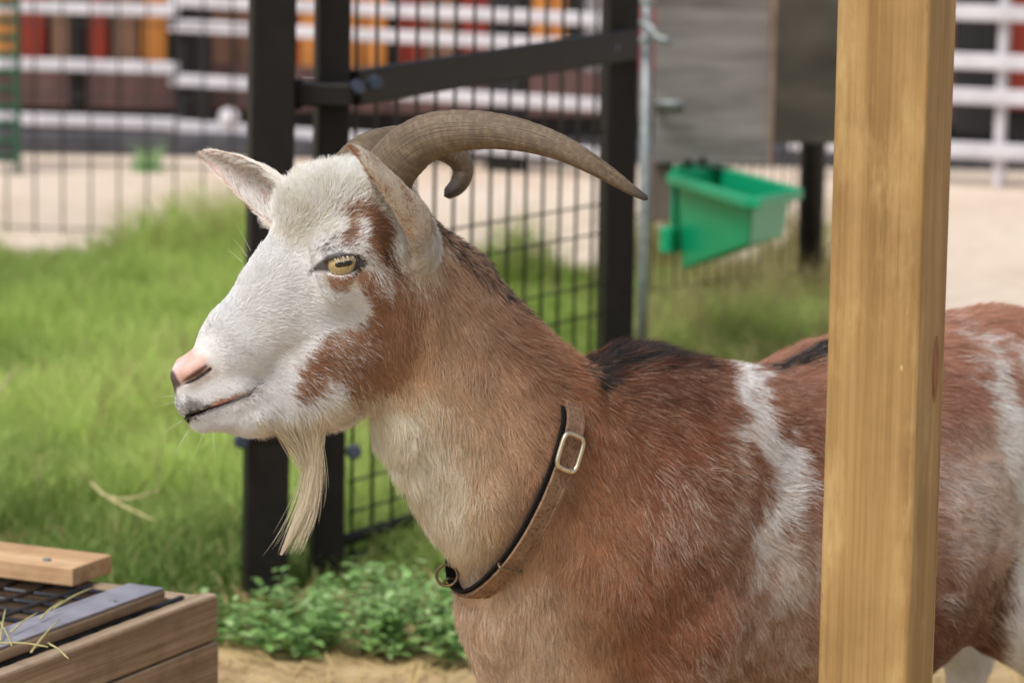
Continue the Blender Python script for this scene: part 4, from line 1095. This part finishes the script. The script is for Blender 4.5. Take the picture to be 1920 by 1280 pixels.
def strands(root, nor, dirs, L, lift, k_=5, clump=0.30, wob=0.10):
    """dirs: world-space growth directions, laid on the surface and lifted"""
    t = dirs - nor * np.einsum('ij,ij->i', dirs, nor)[:, None]
    t /= np.maximum(np.linalg.norm(t, axis=1), 1e-9)[:, None]
    b = np.cross(nor, t)
    cl = noise(root, 75, 21) * clump + noise(root, 28, 22) * clump * 0.8 + rng.normal(0, 1, len(root)) * wob
    t = t * np.cos(cl)[:, None] + b * np.sin(cl)[:, None]
    lift = lift * (1 + 0.45 * noise(root, 75, 23)) + rng.normal(0, 0.07, len(root))
    L = L * rng.uniform(0.55, 1.15, len(root))
    out = np.zeros((len(root), k_, 3)); pos = root - nor * 0.0008; out[:, 0] = pos
    curl = rng.normal(0, 0.12, len(root)) + cl * 0.4
    for i in range(1, k_):
        f = i / (k_ - 1)
        la = lift * (1.25 - 0.75 * f); an = curl * f
        dv = (t * np.cos(an)[:, None] + b * np.sin(an)[:, None]) * np.cos(la)[:, None] + nor * np.sin(la)[:, None]
        pos = pos + dv * (L / (k_ - 1))[:, None]; out[:, i] = pos
    return out
def img_dirs(d2):
    return RIGHT * d2[:, :1] - UP * d2[:, 1:2]

# which triangles grow hair, and how densely
tc = GV[GT].mean(1); tu, tv = profile_uv(tc)
tside = np.where(tc[:, 0] < -0.08, (tc - HO) @ HN, np.where(tc[:, 0] < 0.05, (tc - NO) @ NN, (tc - BO) @ BN))
dens = np.full(len(GT), 1.0)
dens[(tu < 760)] = 3.0
dens[(tu < 470)] = 4.5
dens *= np.where(tside < -0.035, 0.22, 1.0)
dens *= np.where(tv > 1330, 0.35, 1.0)
eye_open = [(582, 508), (600, 488), (620, 476), (640, 472), (662, 476), (680, 490), (668, 506), (645, 513), (615, 509)]
nose_bare = [(312, 690), (332, 690), (344, 704), (370, 688), (388, 680), (390, 690), (360, 708), (338, 724), (312, 724)]
mouth_bare = [(342, 779), (372, 764), (420, 746), (456, 731), (482, 714), (484, 719), (458, 739), (422, 755), (376, 773)]
for pl, mg in ((eye_open, 1), (nose_bare, 1), (mouth_bare, 1)):
    near_ = (tu < 760)
    sdv = np.full(len(tu), 99.0); sdv[near_] = poly_sd(tu[near_], tv[near_], pl); dens[sdv < mg] = 0
dens[tc[:, 2] < 0.05] = 0
NH = 680000
root, nor = sample_tris(GV, GT, GN, dens, NH)
# ---- collar path first: hair under the strap is left out
bvh = BVHTree.FromPolygons([tuple(p) for p in GV], [tuple(f) for f in GF])
ct, cb = P(1050, 668, 3.135), P(866, 1046, 3.135)
cc = (ct + cb) / 2; cdir = nrm(ct - cb); clat = nrm(NN - cdir * (NN @ cdir)); caxis = nrm(np.cross(cdir, clat))
if caxis @ (HO - cc) < 0: caxis = -caxis              # points towards the head
loop = []; NL = 72
for i in range(NL):
    an = 2 * math.pi * i / NL; d = cdir * math.cos(an) + clat * math.sin(an)
    hit = bvh.ray_cast(Vector(cc), Vector(d), 1.0)
    loop.append(np.array(hit[0]) if hit[0] is not None else cc + d * 0.1)
loop = np.array(loop)
rl = np.linalg.norm(loop - cc, axis=1)
for _ in range(6): rl = (np.roll(rl, 1) + rl * 2 + np.roll(rl, -1)) / 4
angs = 2 * math.pi * np.arange(NL) / NL
ldir = np.cos(angs)[:, None] * cdir + np.sin(angs)[:, None] * clat
loop = cc + ldir * (rl + 0.0045)[:, None]
sink = np.array([float(smooth(805, 740, np.array(proj(p)[1]))) for p in loop])      # the nape hair covers the upper strap
loop = loop - ldir * (0.0105 * sink)[:, None]
dl_ = np.full(NH, 9.0)
ax_off = (root - cc) @ caxis
closeto = np.abs(ax_off) < 0.06
rr_ = root[closeto]
dmin = np.full(len(rr_), 9.0)
for p in loop: dmin = np.minimum(dmin, np.linalg.norm((rr_ - p) - caxis * ((rr_ - p) @ caxis)[:, None], axis=1))
under = np.zeros(NH, bool); idc = np.where(closeto)[0]
under[idc[(np.abs(ax_off[closeto]) < 0.0125) & (dmin < 0.013)]] = True
_, rv_ = profile_uv(root); under &= rv_ > 775
root, nor = root[~under], nor[~under]
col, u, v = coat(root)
d2, L, lift = flow(u, v)
# shorter, flatter hair just above the strap so that it does not bury it
axo = (root - cc) @ caxis
dd2 = np.linalg.norm((root - cc) - caxis * axo[:, None], axis=1)
nearc = (v > 770) & (dd2 < 0.2) & (axo > 0) & (axo < 0.034) & (root[:, 0] > -0.12) & (root[:, 0] < 0.14)
L[nearc] *= 0.42 + 0.4 * (axo[nearc] / 0.034)
# around the eyes hair is short
re = np.minimum(np.linalg.norm(root - EYE, axis=1), np.linalg.norm(root - mirror(EYE), axis=1))
L *= np.where(re < 0.034, 0.45 + 0.55 * smooth(0.02, 0.034, re), 1)
L *= np.where(u > 780, 0.68, 1.0)
L *= np.where((v < 690) & (u > 1080), 1.35, 1.0)
pts = strands(root, nor, img_dirs(d2), L, lift * np.where((v < 410) & (u > 520) & (u < 720), rng.uniform(0.6, 1.5, len(u)), 1.0), wob=np.where((v < 420) & (u > 520) & (u < 720), 0.32, np.where(u < 760, 0.17, 0.11)))
whit = smooth(0.45, 0.7, col @ np.array([0.3, 0.55, 0.15]))
val = (rng.uniform(0.72, 1.22, len(root)) * (1 - whit) + rng.uniform(0.82, 1.12, len(root)) * whit) * (1 + 0.12 * noise(root, 45, 31) + 0.12 * noise(root, 130, 32))
pale = rng.uniform(0, 1, len(root)) < smooth(740, 860, u) * (0.15 + 0.14 * smooth(1100, 900, u)) * (1 + 0.6 * noise(root, 60, 33))
lum = col @ np.array([0.3, 0.55, 0.15])
brn = smooth(0.62, 0.30, lum)[:, None]
dsat = (0.10 + 0.13 * smooth(1120, 1000, u))[:, None] * brn
col = (col * (1 - dsat) + lum[:, None] * dsat) * (1 + 0.24 * brn) * (1 + np.array([-0.01, 0.03, -0.05]) * brn)
col = col * val[:, None] * HAIR_ALB
grz = (u < 760) & (rng.uniform(0, 1, len(u)) < 0.035)
col[grz] *= np.array([0.70, 0.64, 0.60])
pale &= lum > 0.06
col[pale] = col[pale] * 0.45 + lin((218, 196, 174)) * 0.55
k_ = pts.shape[1]
prof = np.array([1.0, 1.0, 0.85, 0.6, 0.18])
base_r = np.where(u < 470, 0.00017, np.where(u < 760, 0.00018, 0.00016)) * rng.uniform(0.8, 1.2, len(u))
coat_hair = hair_object('coat', pts, base_r[:, None] * prof[None], col, body)

# ------------------------------------------------------------------ ears
def make_ear(base, tip, opening, Wd, prof_w, open0, open1, bend, name='ear'):
    base, tip = np.asarray(base), np.asarray(tip); axis = nrm(tip - base)
    O = nrm(opening - axis * (opening @ axis)); W = nrm(np.cross(axis, O))
    nu, nv = 26, 21; outer = np.zeros((nu, nv, 3)); inner = np.zeros((nu, nv, 3))
    Lr = np.linalg.norm(tip - base)
    for i in range(nu):
        t = i / (nu - 1); w = Wd * np.interp(t, [x[0] for x in prof_w], [x[1] for x in prof_w])
        c = base + (tip - base) * t + bend * math.sin(t * math.pi) 
        om = open0 + (open1 - open0) * t
        for j in range(nv):
            ph = om * (2 * j / (nv - 1) - 1)
            pt = c + W * (w * math.sin(ph) / max(math.sin(min(om, math.pi / 2)), 0.3)) - O * (w * 0.8 * (math.cos(ph) - math.cos(om) * 0.3))
            nn_ = nrm(W * math.sin(ph) - O * math.cos(ph))
            outer[i, j] = pt; inner[i, j] = pt - nn_ * 0.0028 * (1 - 0.7 * abs(2 * j / (nv - 1) - 1) ** 4)
    V = np.concatenate([outer.reshape(-1, 3), inner.reshape(-1, 3)]); m0 = nu * nv; Fc = []
    for i in range(nu - 1):
        for j in range(nv - 1):
            a, b, c, d = i * nv + j, i * nv + j + 1, (i + 1) * nv + j + 1, (i + 1) * nv + j
            Fc.append((a, b, c, d)); Fc.append((m0 + d, m0 + c, m0 + b, m0 + a))
        for j in (0, nv - 1):
            a, d = i * nv + j, (i + 1) * nv + j
            Fc.append((a, d, m0 + d, m0 + a) if j == 0 else (d, a, m0 + a, m0 + d))
    for j in range(nv - 1):
        a, b = (nu - 1) * nv + j, (nu - 1) * nv + j + 1; Fc.append((a, b, m0 + b, m0 + a))
    Fc = np.array(Fc); T = np.concatenate([Fc[:, [0, 1, 2]], Fc[:, [0, 2, 3]]])
    Nn = vert_normals(V, T)
    if np.einsum('ij,ij->i', Nn[:m0], (outer - (outer[:, nv // 2:nv // 2 + 1] + O * Wd)).reshape(-1, 3)).mean() < 0:
        Fc = Fc[:, ::-1]; T = T[:, ::-1]; Nn = -Nn
    return V, Fc, T, Nn, m0, nu, nv, axis, O, W
def ear_obj(spec, seed, n_out, n_in):
    V, Fc, T, Nn, m0, nu, nv, axis, O, W = make_ear(**spec)
    tt_ = np.tile(np.repeat(np.linspace(0, 1, nu), nv), 2); jj = np.tile(np.tile(np.linspace(-1, 1, nv), nu), 2)
    isin = np.arange(len(V)) >= m0
    c_out, c_in = lin((220, 200, 182)), lin((206, 170, 162))
    tint = np.where(isin[:, None], c_in, c_out)
    rim = (np.abs(jj) > 0.86) & ~isin
    tint[rim] = lin((196, 166, 146)); tint[tt_ > 0.96] = lin((170, 132, 106))
    o = big_mesh('ear', V, Fc, SKIN, goat, True, tint)
    # hair
    res = []
    for side, cnt in ((0, n_out), (1, n_in)):
        sel = (T < m0).all(1) if side == 0 else (T >= m0).all(1)
        p, q = sample_tris(V, T[sel], Nn, np.ones(sel.sum()), cnt)
        al = np.clip((p - spec['base']) @ axis / np.linalg.norm(np.asarray(spec['tip']) - spec['base']), 0, 1)
        lat = (p - spec['base']) @ W / spec['Wd']
        if side == 0:
            dirs = np.repeat(axis[None], cnt, 0) + W * (0.25 * lat)[:, None]; L = np.full(cnt, 0.0085); li = np.full(cnt, 0.22)
            c = lin((240, 232, 222))[None].repeat(cnt, 0)
            low = smooth(0.45, 0.2, al); L = L + 0.006 * low; dirs = dirs * (1 - 0.5 * low)[:, None] - UP * (0.5 * low)[:, None]
            br_ = rng.uniform(0, 1, cnt) < np.clip(0.10 + 0.35 * noise(p, 70, seed), 0.03, 0.9) * (1 - low)
            c[br_] = lin((172, 124, 92)); c[(al > 0.96)] = lin((176, 134, 104))
        else:
            dirs = np.repeat(axis[None], cnt, 0) * 0.8 - W * (np.sign(lat) * 0.6)[:, None]; L = 0.007 + 0.012 * smooth(0.3, 1.0, np.abs(lat)); li = np.full(cnt, 0.4)
            c = lin((236, 230, 224))[None].repeat(cnt, 0); dk = rng.uniform(0, 1, cnt) < 0.10; c[dk] = lin((150, 118, 104))
        s_ = strands(p, q, dirs, L, li, 5, 0.22, 0.12); res.append((s_, c * rng.uniform(0.85, 1.12, (cnt, 1))))
    S_ = np.concatenate([r_[0] for r_ in res]); C_ = np.concatenate([r_[1] for r_ in res])
    hair_object('ear_hair', S_, np.full((len(S_), 1), 0.00017) * np.array([1, 1, .85, .6, .2])[None], C_, o)
    return o
TOCAM = -FWD
ear_obj(dict(base=H(782, 490, -0.002), tip=H(657, 284, 0.108), opening=-RIGHT * 0.70 + TOCAM * 0.70 + UP * 0.1, Wd=0.036, prof_w=[(0, 0.55), (0.12, 0.9), (0.35, 1.08), (0.6, 0.86), (0.82, 0.64), (0.94, 0.44), (1, 0.16)],
             open0=1.85, open1=1.15, bend=RIGHT * 0.002 + TOCAM * 0.004), 41, 24000, 7000)
ear_obj(dict(base=H(560, 415, -0.050), tip=P(378, 290, 3.13), opening=TOCAM * 0.85 - UP * 0.42 - RIGHT * 0.30, Wd=0.0235, prof_w=[(0, 0.85), (0.2, 1.0), (0.42, 1.05), (0.65, 0.82), (0.84, 0.54), (0.95, 0.34), (1, 0.14)],
             open0=1.9, open1=1.1, bend=UP * 0.004), 42, 9000, 9000)

# ------------------------------------------------------------------ horns
def horn_mat():
    M = Mat('horn', 0.48, 0.4)
    uv = M.n('ShaderNodeUVMap'); uv.uv_map = 'UVMap'
    mp = M.n('ShaderNodeMapping'); mp.inputs['Scale'].default_value = (5, 34, 1); M.l(uv.outputs[0], mp.inputs[0])
    mp2 = M.n('ShaderNodeMapping'); mp2.inputs['Scale'].default_value = (60, 3, 1); M.l(uv.outputs[0], mp2.inputs[0])
    f = M.noise(mp.outputs[0], 1.6, 5, 0.65); f2 = M.noise(mp2.outputs[0], 1.5, 4, 0.6); f3 = M.noise(M.coord((1, 1, 1)), 28, 4, 0.6)
    c = M.ramp(f, [(0.26, rgba(92, 79, 65)), (0.5, rgba(114, 99, 81)), (0.74, rgba(142, 125, 101))])
    c = M.mix(0.6, c, M.ramp(f2, [(0.36, (0.46, 0.43, 0.41, 1)), (0.60, (1.12, 1.10, 1.06, 1))]), 'MULTIPLY')
    c = M.mix(0.7, c, M.ramp(f3, [(0.3, (0.66, 0.63, 0.62, 1)), (0.6, (1.05, 1.03, 1.0, 1))]), 'MULTIPLY')
    sx = M.n('ShaderNodeSeparateXYZ'); M.l(uv.outputs[0], sx.inputs[0])
    tip = M.ramp(sx.outputs[1], [(0.82, (0, 0, 0, 1)), (0.99, (1, 1, 1, 1))])
    c = M.mix(tip, c, rgba(72, 66, 64))
    M.color(c)
    ad = M.n('ShaderNodeMath'); ad.operation = 'ADD'; M.l(f, ad.inputs[0]); M.l(f2, ad.inputs[1]); M.bump(ad.outputs[0], 0.7, 0.0018)
    return M.m
HM = horn_mat()
def horn(pts, radii, squash, ref, twist=0.0):
    n_, k_ = 110, 22
    c = catmull(pts, n_); r = np.interp(np.linspace(0, 1, n_), np.linspace(0, 1, len(radii)), radii)
    V = []; prev = None
    for i in range(n_):
        t = nrm(c[min(i + 1, n_ - 1)] - c[max(i - 1, 0)])
        a = nrm(ref - t * (ref @ t)) if prev is None else nrm(prev - t * (prev @ t)); prev = a; b = np.cross(t, a)
        s = i / (n_ - 1)
        ring = 1 + 0.012 * math.sin(s * 95 + 2 * math.sin(s * 17)) * (1 - s) + 0.010 * math.sin(s * 211)
        for k in range(k_):
            an = 2 * math.pi * k / k_ + twist * s
            keel = 1 + 0.12 * max(0, math.cos(an)) ** 6
            V.append(c[i] + r[i] * ring * keel * (a * math.cos(an) + b * math.sin(an) * squash))
    V.append(c[-1] + nrm(c[-1] - c[-2]) * r[-1] * 0.9)
    Fc = []; 
    for i in range(n_ - 1):
        for k in range(k_): Fc.append((i * k_ + k, i * k_ + (k + 1) % k_, (i + 1) * k_ + (k + 1) % k_, (i + 1) * k_ + k))
    for k in range(k_): Fc.append(((n_ - 1) * k_ + k, (n_ - 1) * k_ + (k + 1) % k_, n_ * k_))
    o = mesh_obj('horn', V, Fc, HM, goat, True)
    me = o.data; uvl = me.uv_layers.new(name='UVMap')
    for p_ in me.polygons:
        for li, vi in zip(p_.loop_indices, p_.vertices):
            i, k = divmod(vi, k_)
            kk = k
            if k == 0 and any((x % k_) == k_ - 1 for x in p_.vertices): kk = k_
            uvl.data[li].uv = (kk / k_, min(i, n_ - 1) / (n_ - 1))
    return o
horn([P(728, 388, 3.02), P(728, 334, 3.0), P(762, 287, 2.985), P(815, 256, 2.97), P(890, 246, 2.955), P(970, 254, 2.94), P(1050, 278, 2.925), P(1125, 318, 2.915), P(1180, 354, 2.91), P(1211, 372, 2.908)],
     np.array([54, 52, 47, 41, 34.5, 29, 23, 16, 10, 5.5]) / PXM, 0.72, UP * 0.8 - RIGHT * 0.6)
horn([P(644, 368, 3.055), P(656, 324, 3.065), P(694, 284, 3.085), P(752, 267, 3.115), P(812, 270, 3.14), P(852, 288, 3.155), P(868, 316, 3.16), P(860, 344, 3.155), P(840, 362, 3.145)],
     np.array([40, 38, 35, 33, 33, 32, 29, 24, 14]) / PXM, 0.72, UP * 0.8 - RIGHT * 0.6)

# ------------------------------------------------------------------ eyes
def eye_mat():
    M = Mat('goat_eye', 0.06, 0.6)
    co = M.n('ShaderNodeTexCoord'); sp = M.n('ShaderNodeSeparateXYZ'); M.l(co.outputs['Object'], sp.inputs[0])
    def mth(op, a, b=0.0):
        n_ = M.n('ShaderNodeMath'); n_.operation = op
        for s_, x in ((n_.inputs[0], a), (n_.inputs[1], b)):
            if hasattr(x, 'is_linked'): M.l(x, s_)
            else: s_.default_value = x
        return n_.outputs[0]
    x, y = sp.outputs[0], sp.outputs[1]      # local x along the lid slit, y up, z outward
    yc = mth('SUBTRACT', y, 0.0004)
    rad = mth('SQRT', mth('ADD', mth('POWER', mth('MULTIPLY', x, 0.94), 2.0), mth('POWER', y, 2.0)))
    # horizontal slot pupil: rounded bar
    qx = mth('MAXIMUM', mth('SUBTRACT', mth('ABSOLUTE', x), 0.0060), 0.0)
    dslot = mth('SQRT', mth('ADD', mth('POWER', qx, 2.0), mth('POWER', yc, 2.0)))
    pupil = M.n('ShaderNodeMapRange'); pupil.inputs['From Min'].default_value = 0.0023; pupil.inputs['From Max'].default_value = 0.0028; M.l(dslot, pupil.inputs['Value'])
    mp = M.n('ShaderNodeMapping'); mp.inputs['Scale'].default_value = (500, 160, 100); M.l(co.outputs['Object'], mp.inputs[0])
    f = M.noise(mp.outputs[0], 1.5, 4, 0.6)
    iris = M.ramp(f, [(0.3, rgba(150, 130, 88)), (0.7, rgba(200, 182, 138))])
    rim = M.n('ShaderNodeMapRange'); rim.inputs['From Min'].default_value = 0.0122; rim.inputs['From Max'].default_value = 0.0138; M.l(rad, rim.inputs['Value'])
    c = M.mix(rim.outputs[0], iris, rgba(36, 26, 24))
    c = M.mix(pupil.outputs[0], rgba(14, 13, 18), c)
    M.color(c); M.b.inputs['Coat Weight'].default_value = 0.6; M.b.inputs['Coat Roughness'].default_value = 0.03
    return M.m
EM = eye_mat()
def eyeball(E, ex, ey, en):
    bm = bmesh.new(); bmesh.ops.create_uvsphere(bm, u_segments=40, v_segments=28, radius=EYE_R)
    for v_ in bm.verts:                                   # cornea bulge along +Z
        z_ = v_.co.z / EYE_R
        if z_ > 0.5: v_.co.z += 0.0012 * ((z_ - 0.5) / 0.5) ** 2
    me = bpy.data.meshes.new('eye'); bm.to_mesh(me); bm.free(); me.materials.append(EM)
    me.polygons.foreach_set('use_smooth', [True] * len(me.polygons))
    o = bpy.data.objects.new('eye', me); scene.collection.objects.link(o); o.parent = goat; o.matrix_parent_inverse = goat.matrix_world.inverted()
    mw = Matrix.Identity(4)
    for i in range(3): mw[i][0], mw[i][1], mw[i][2], mw[i][3] = ex[i], ey[i], en[i], E[i]
    o.matrix_world = mw
gaze = nrm(eye_n + eye_x * 0.02 + eye_y * 0.05); gx_ = nrm(eye_x - gaze * (eye_x @ gaze)); gy_ = np.cross(gaze, gx_)
if gy_ @ eye_y < 0: gy_ = -gy_
eyeball(EYE, gx_, gy_, gaze)
mx_ = lambda d: nrm(mirror(EYE + d) - mirror(EYE))
eyeball(mirror(EYE), mx_(gx_), mx_(gy_), mx_(gaze))
# lashes of the near and far eye
for sgn in (1, -1):
    S_ = []; C_ = []
    for k in range(20):
        t = rng.uniform(-0.45, 0.85); lx_ = t * 0.019; ly_ = 0.0082 * (1 - (t * 0.8) ** 2) + 0.0012
        zz = math.sqrt(max((EYE_R + 0.002) ** 2 - lx_ ** 2 - ly_ ** 2, 1e-6))
        p0 = EC + eye_x * lx_ + eye_y * ly_ + eye_n * (zz + 0.001)
        dn = nrm(-eye_y * 0.9 + eye_n * 0.55 + eye_x * rng.normal(0.08, 0.15)); Lh = rng.uniform(0.004, 0.007)
        pp = [p0, p0 + nrm(eye_n * 0.8 - eye_y * 0.3) * Lh * 0.25]
        for i in range(3): pp.append(pp[-1] + dn * Lh * 0.25 + -eye_y * 0.0003 * i)
        pp = np.array(pp); S_.append(pp if sgn > 0 else mirror(pp)); C_.append(lin((226, 218, 208)) * rng.uniform(0.8, 1.1))
    hair_object('eyelashes', np.array(S_), np.full((len(S_), 1), 0.00016) * np.array([1, .95, .8, .6, .25])[None], np.array(C_), goat)

# ------------------------------------------------------------------ beard and whiskers
bg_ = np.array([H(572, 770), H(584, 850), H(582, 900), H(568, 955), H(545, 1005), H(527, 1040)])
gc = catmull(bg_, 12)
core_r = np.interp(np.linspace(0, 1, 12), [0, 0.12, 0.3, 0.55, 0.8, 1], [0.010, 0.0075, 0.0045, 0.003, 0.0018, 0.0005])
V, Fc = tube_arrays(gc[:9], core_r[:9], 12, squash=0.7)
beard = big_mesh('beard', np.array(V), np.array([f for f in Fc if len(f) == 4]), SKIN, goat, True, np.repeat(lin((214, 200, 172))[None], len(V), 0))
nb_ = 3800; S_ = np.zeros((nb_, 9, 3)); ts = np.linspace(0, 1, 9)
an = rng.uniform(0, 2 * math.pi, nb_); rr = np.sqrt(rng.uniform(0, 1, nb_)); ln_ = np.clip(rng.beta(1.5, 1.7, nb_) * 1.16, 0.08, 1.10)
ra_, rl_ = rr * np.cos(an), rr * np.sin(an)
rng0 = rng.uniform(0, 1, nb_); spread = rng.normal(0, 1, (nb_, 2)) * 0.10; wv = rng.uniform(0, 6.28, nb_); stray = (rng.uniform(0, 1, nb_) < 0.03) * rng.uniform(0, 1.2, nb_)
for i, t in enumerate(ts):
    s_ = np.clip(t * ln_ / 1.10, 0, 1.0) * (len(gc) - 1); i0 = np.clip(s_.astype(int), 0, len(gc) - 2); f = (s_ - i0)[:, None]
    c = gc[i0] * (1 - f) + gc[i0 + 1] * f
    over = np.clip(t * ln_ - 1.0, 0, 1)
    sv = t * ln_
    wd = np.interp(sv, [0, 0.12, 0.35, 0.7, 1.06], [2.9, 1.15, 0.70, 0.42, 0.10])
    ox = 0.0094 * wd * (ra_ + spread[:, 0] * sv * 3.5) + 0.0008 * np.sin(wv + sv * 9) * sv + stray * 0.016 * sv * np.sign(ra_ + 0.35)
    oy = 0.012 * np.interp(sv, [0, 0.12, 0.35, 0.7, 1.06], [0.75, 0.75, 0.6, 0.4, 0.12]) * (rl_ + spread[:, 1] * sv * 3)
    # the back half of the beard falls straighter
    back = np.clip(1 - rng0 / 0.24, 0, 1) * np.clip(sv, 0, 1) ** 1.3 * 0.020
    S_[:, i] = c + RIGHT * (ox + back)[:, None] + HN * oy[:, None]
S_[:, 0] += UP * 0.010
cb_ = lin((222, 210, 186))[None] * rng.uniform(0.75, 1.15, (nb_, 1))
hair_object('beard_hair', S_, np.full((nb_, 1), 0.00022) * np.array([1, 1, 1, .95, .9, .8, .65, .45, .15])[None], cb_, beard)
nf = 1100; S_ = np.zeros((nf, 9, 3)); gtan = catmull(bg_, 60)
for k in range(nf):
    fx = rng.uniform(0, 1); px = 512 + 100 * fx
    p0 = H(px, 806 - 26 * smooth(0.2, 1.0, np.array(fx)) * 0.5 - rng.uniform(0, 16), rng.normal(0, 0.007))
    t1 = gtan[int(rng.uniform(8, 26))] + RIGHT * rng.normal(-0.002, 0.0045) + HN * rng.normal(0, 0.004)
    mid = p0 * 0.5 + t1 * 0.5 - UP * 0.004 + RIGHT * rng.normal(0.004, 0.002)
    en_ = rng.uniform(0.55, 1.0)
    for i, t in enumerate(np.linspace(0, 1, 9)):
        t_ = t * en_; S_[k, i] = p0 * (1 - t_) ** 2 + 2 * mid * t_ * (1 - t_) + t1 * t_ ** 2
hair_object('beard_hair', S_, np.full((nf, 1), 0.0002) * np.array([1, 1, 1, .95, .9, .8, .65, .45, .15])[None], lin((226, 216, 194))[None] * rng.uniform(0.78, 1.12, (nf, 1)), beard)
S_ = []; C_ = []
for px, py, s, dx, dy, L in [(342, 788, .01, -.9, .5, .022), (356, 798, .012, -.5, .9, .03), (361, 800, .014, -.75, .9, .024), (384, 806, .012, -.45, 1, .022), (399, 806, .014, .1, 1, .026),
                             (470, 470, -.02, -.5, -1, .03), (464, 482, -.02, -.7, -1, .026), (455, 492, -.015, -.8, -.8, .022), (330, 752, .015, -.9, .2, .018), (326, 742, .01, -1, 0, .014)]:
    p0 = H(px, py, s); d = nrm(RIGHT * dx - UP * dy); S_.append([p0 + d * L * t - UP * 0.1 * L * t * t for t in np.linspace(0, 1, 5)]); C_.append(lin((236, 232, 226)))
hair_object('whiskers', np.array(S_), np.full((len(S_), 1), 0.00011) * np.array([1, .9, .7, .5, .2])[None], np.array(C_), goat)

# ------------------------------------------------------------------ collar
def leather():
    M = Mat('tan_leather', 0.7, 0.25); v = M.coord((1, 1, 1))
    f = M.noise(v, 60, 5, 0.65); f2 = M.noise(v, 330, 3, 0.7)
    c = M.ramp(f, [(0.3, rgba(122, 95, 76)), (0.7, rgba(152, 122, 99))])
    c = M.mix(0.9, c, M.ramp(f2, [(0.34, (0.34, 0.31, 0.30, 1)), (0.50, (1, 1, 1, 1))]), 'MULTIPLY')
    M.color(c); M.bump(f2, 0.5, 0.0008); return M.m
LE = leather(); WEB = simple('black_webbing', (22, 21, 22), (40, 38, 38), 400, 0.9, 0.1, bump=0.4)
collar = empty('goat_collar', tuple(cc), 'worn tan leather collar with pale metal buckle around the goat neck', 'collar')
def strap(name, off, w0, w1, th, mat, lean=0.0):
    V = []; Fc = []
    for i in range(NL):
        o_ = ldir[i]; c = loop[i] + o_ * off
        up_ = nrm(caxis + o_ * lean)
        rd = nrm(o_ - up_ * (o_ @ up_))
        for (w_, t_) in ((w0, -th / 2), (w0 * 0.98, th / 2), (w1 * 0.98, th / 2), (w1, -th / 2)):
            V.append(c + up_ * w_ + rd * t_)
    for i in range(NL):
        j = (i + 1) % NL
        for k in range(4): Fc.append((i * 4 + k, i * 4 + (k + 1) % 4, j * 4 + (k + 1) % 4, j * 4 + k))
    bm = bmesh.new(); bv = [bm.verts.new(tuple(p)) for p in V]
    for f in Fc: bm.faces.new([bv[i] for i in f])
    bmesh.ops.recalc_face_normals(bm, faces=bm.faces[:])
    me = bpy.data.meshes.new(name); bm.to_mesh(me); bm.free(); me.materials.append(mat)
    return link(bpy.data.objects.new(name, me), collar)
strap('lining', 0.0035, 0.0135, -0.0115, 0.0026, WEB, 0.15)
strap('strap', 0.0075, 0.0085, -0.0120, 0.0030, LE, 0.12)
strap('edge_fold', 0.0092, -0.0090, -0.0123, 0.0024, LE, 0.12)
def loop_at(px, py):
    pr_ = np.array([proj(p) for p in loop]); vis = (loop - cc) @ clat > -0.02
    d = np.hypot(pr_[:, 0] - px, pr_[:, 1] - py) + np.where(vis, 0, 1e4); i = int(d.argmin())
    tg = nrm(loop[(i + 1) % NL] - loop[i - 1]); return loop[i], ldir[i], tg, i
def rounded_ring(name, c, ax_, ay_, sx, sy, r, mat, rad=0.3, n_=40):
    pts_ = []
    for k in range(n_):
        an = 2 * math.pi * k / n_; cx_, sy_ = math.cos(an), math.sin(an); e = 0.45
        pts_.append(c + ax_ * sx * np.sign(cx_) * abs(cx_) ** e + ay_ * sy * np.sign(sy_) * abs(sy_) ** e)
    V, Fc = tube_arrays(pts_, r, 10, close=True, ref=np.cross(ax_, ay_)); return mesh_obj(name, V, Fc, mat, collar, True)
q, o_, tg, bi = loop_at(1060, 845)
bk = rounded_ring('buckle', q + o_ * 0.0125, tg, nrm(caxis + o_ * 0.1), 0.0175, 0.0130, 0.0024, MAT['brass'])
q, o_, tg, _ = loop_at(952, 1036)
rounded_ring('keeper', q + o_ * 0.009, nrm(np.cross(tg, caxis)), nrm(caxis + o_ * 0.1), 0.0045, 0.0135, 0.0013, MAT['old_brass'])
q, o_, tg, _ = loop_at(866, 1072)
rc = P(838, 1078, q[1] - 0.02)
pts_ = [rc + 0.0105 * (RIGHT * math.cos(a_) + UP * math.sin(a_)) for a_ in np.linspace(0, 2 * math.pi, 33)[:-1]]
V, Fc = tube_arrays(pts_, 0.0016, 10, close=True, ref=FWD); mesh_obj('ring', V, Fc, MAT['old_brass'], collar, True)
rounded_ring('ring_loop', q + o_ * 0.008, nrm(np.cross(tg, caxis)), nrm(caxis), 0.005, 0.0135, 0.0014, MAT['old_brass'])
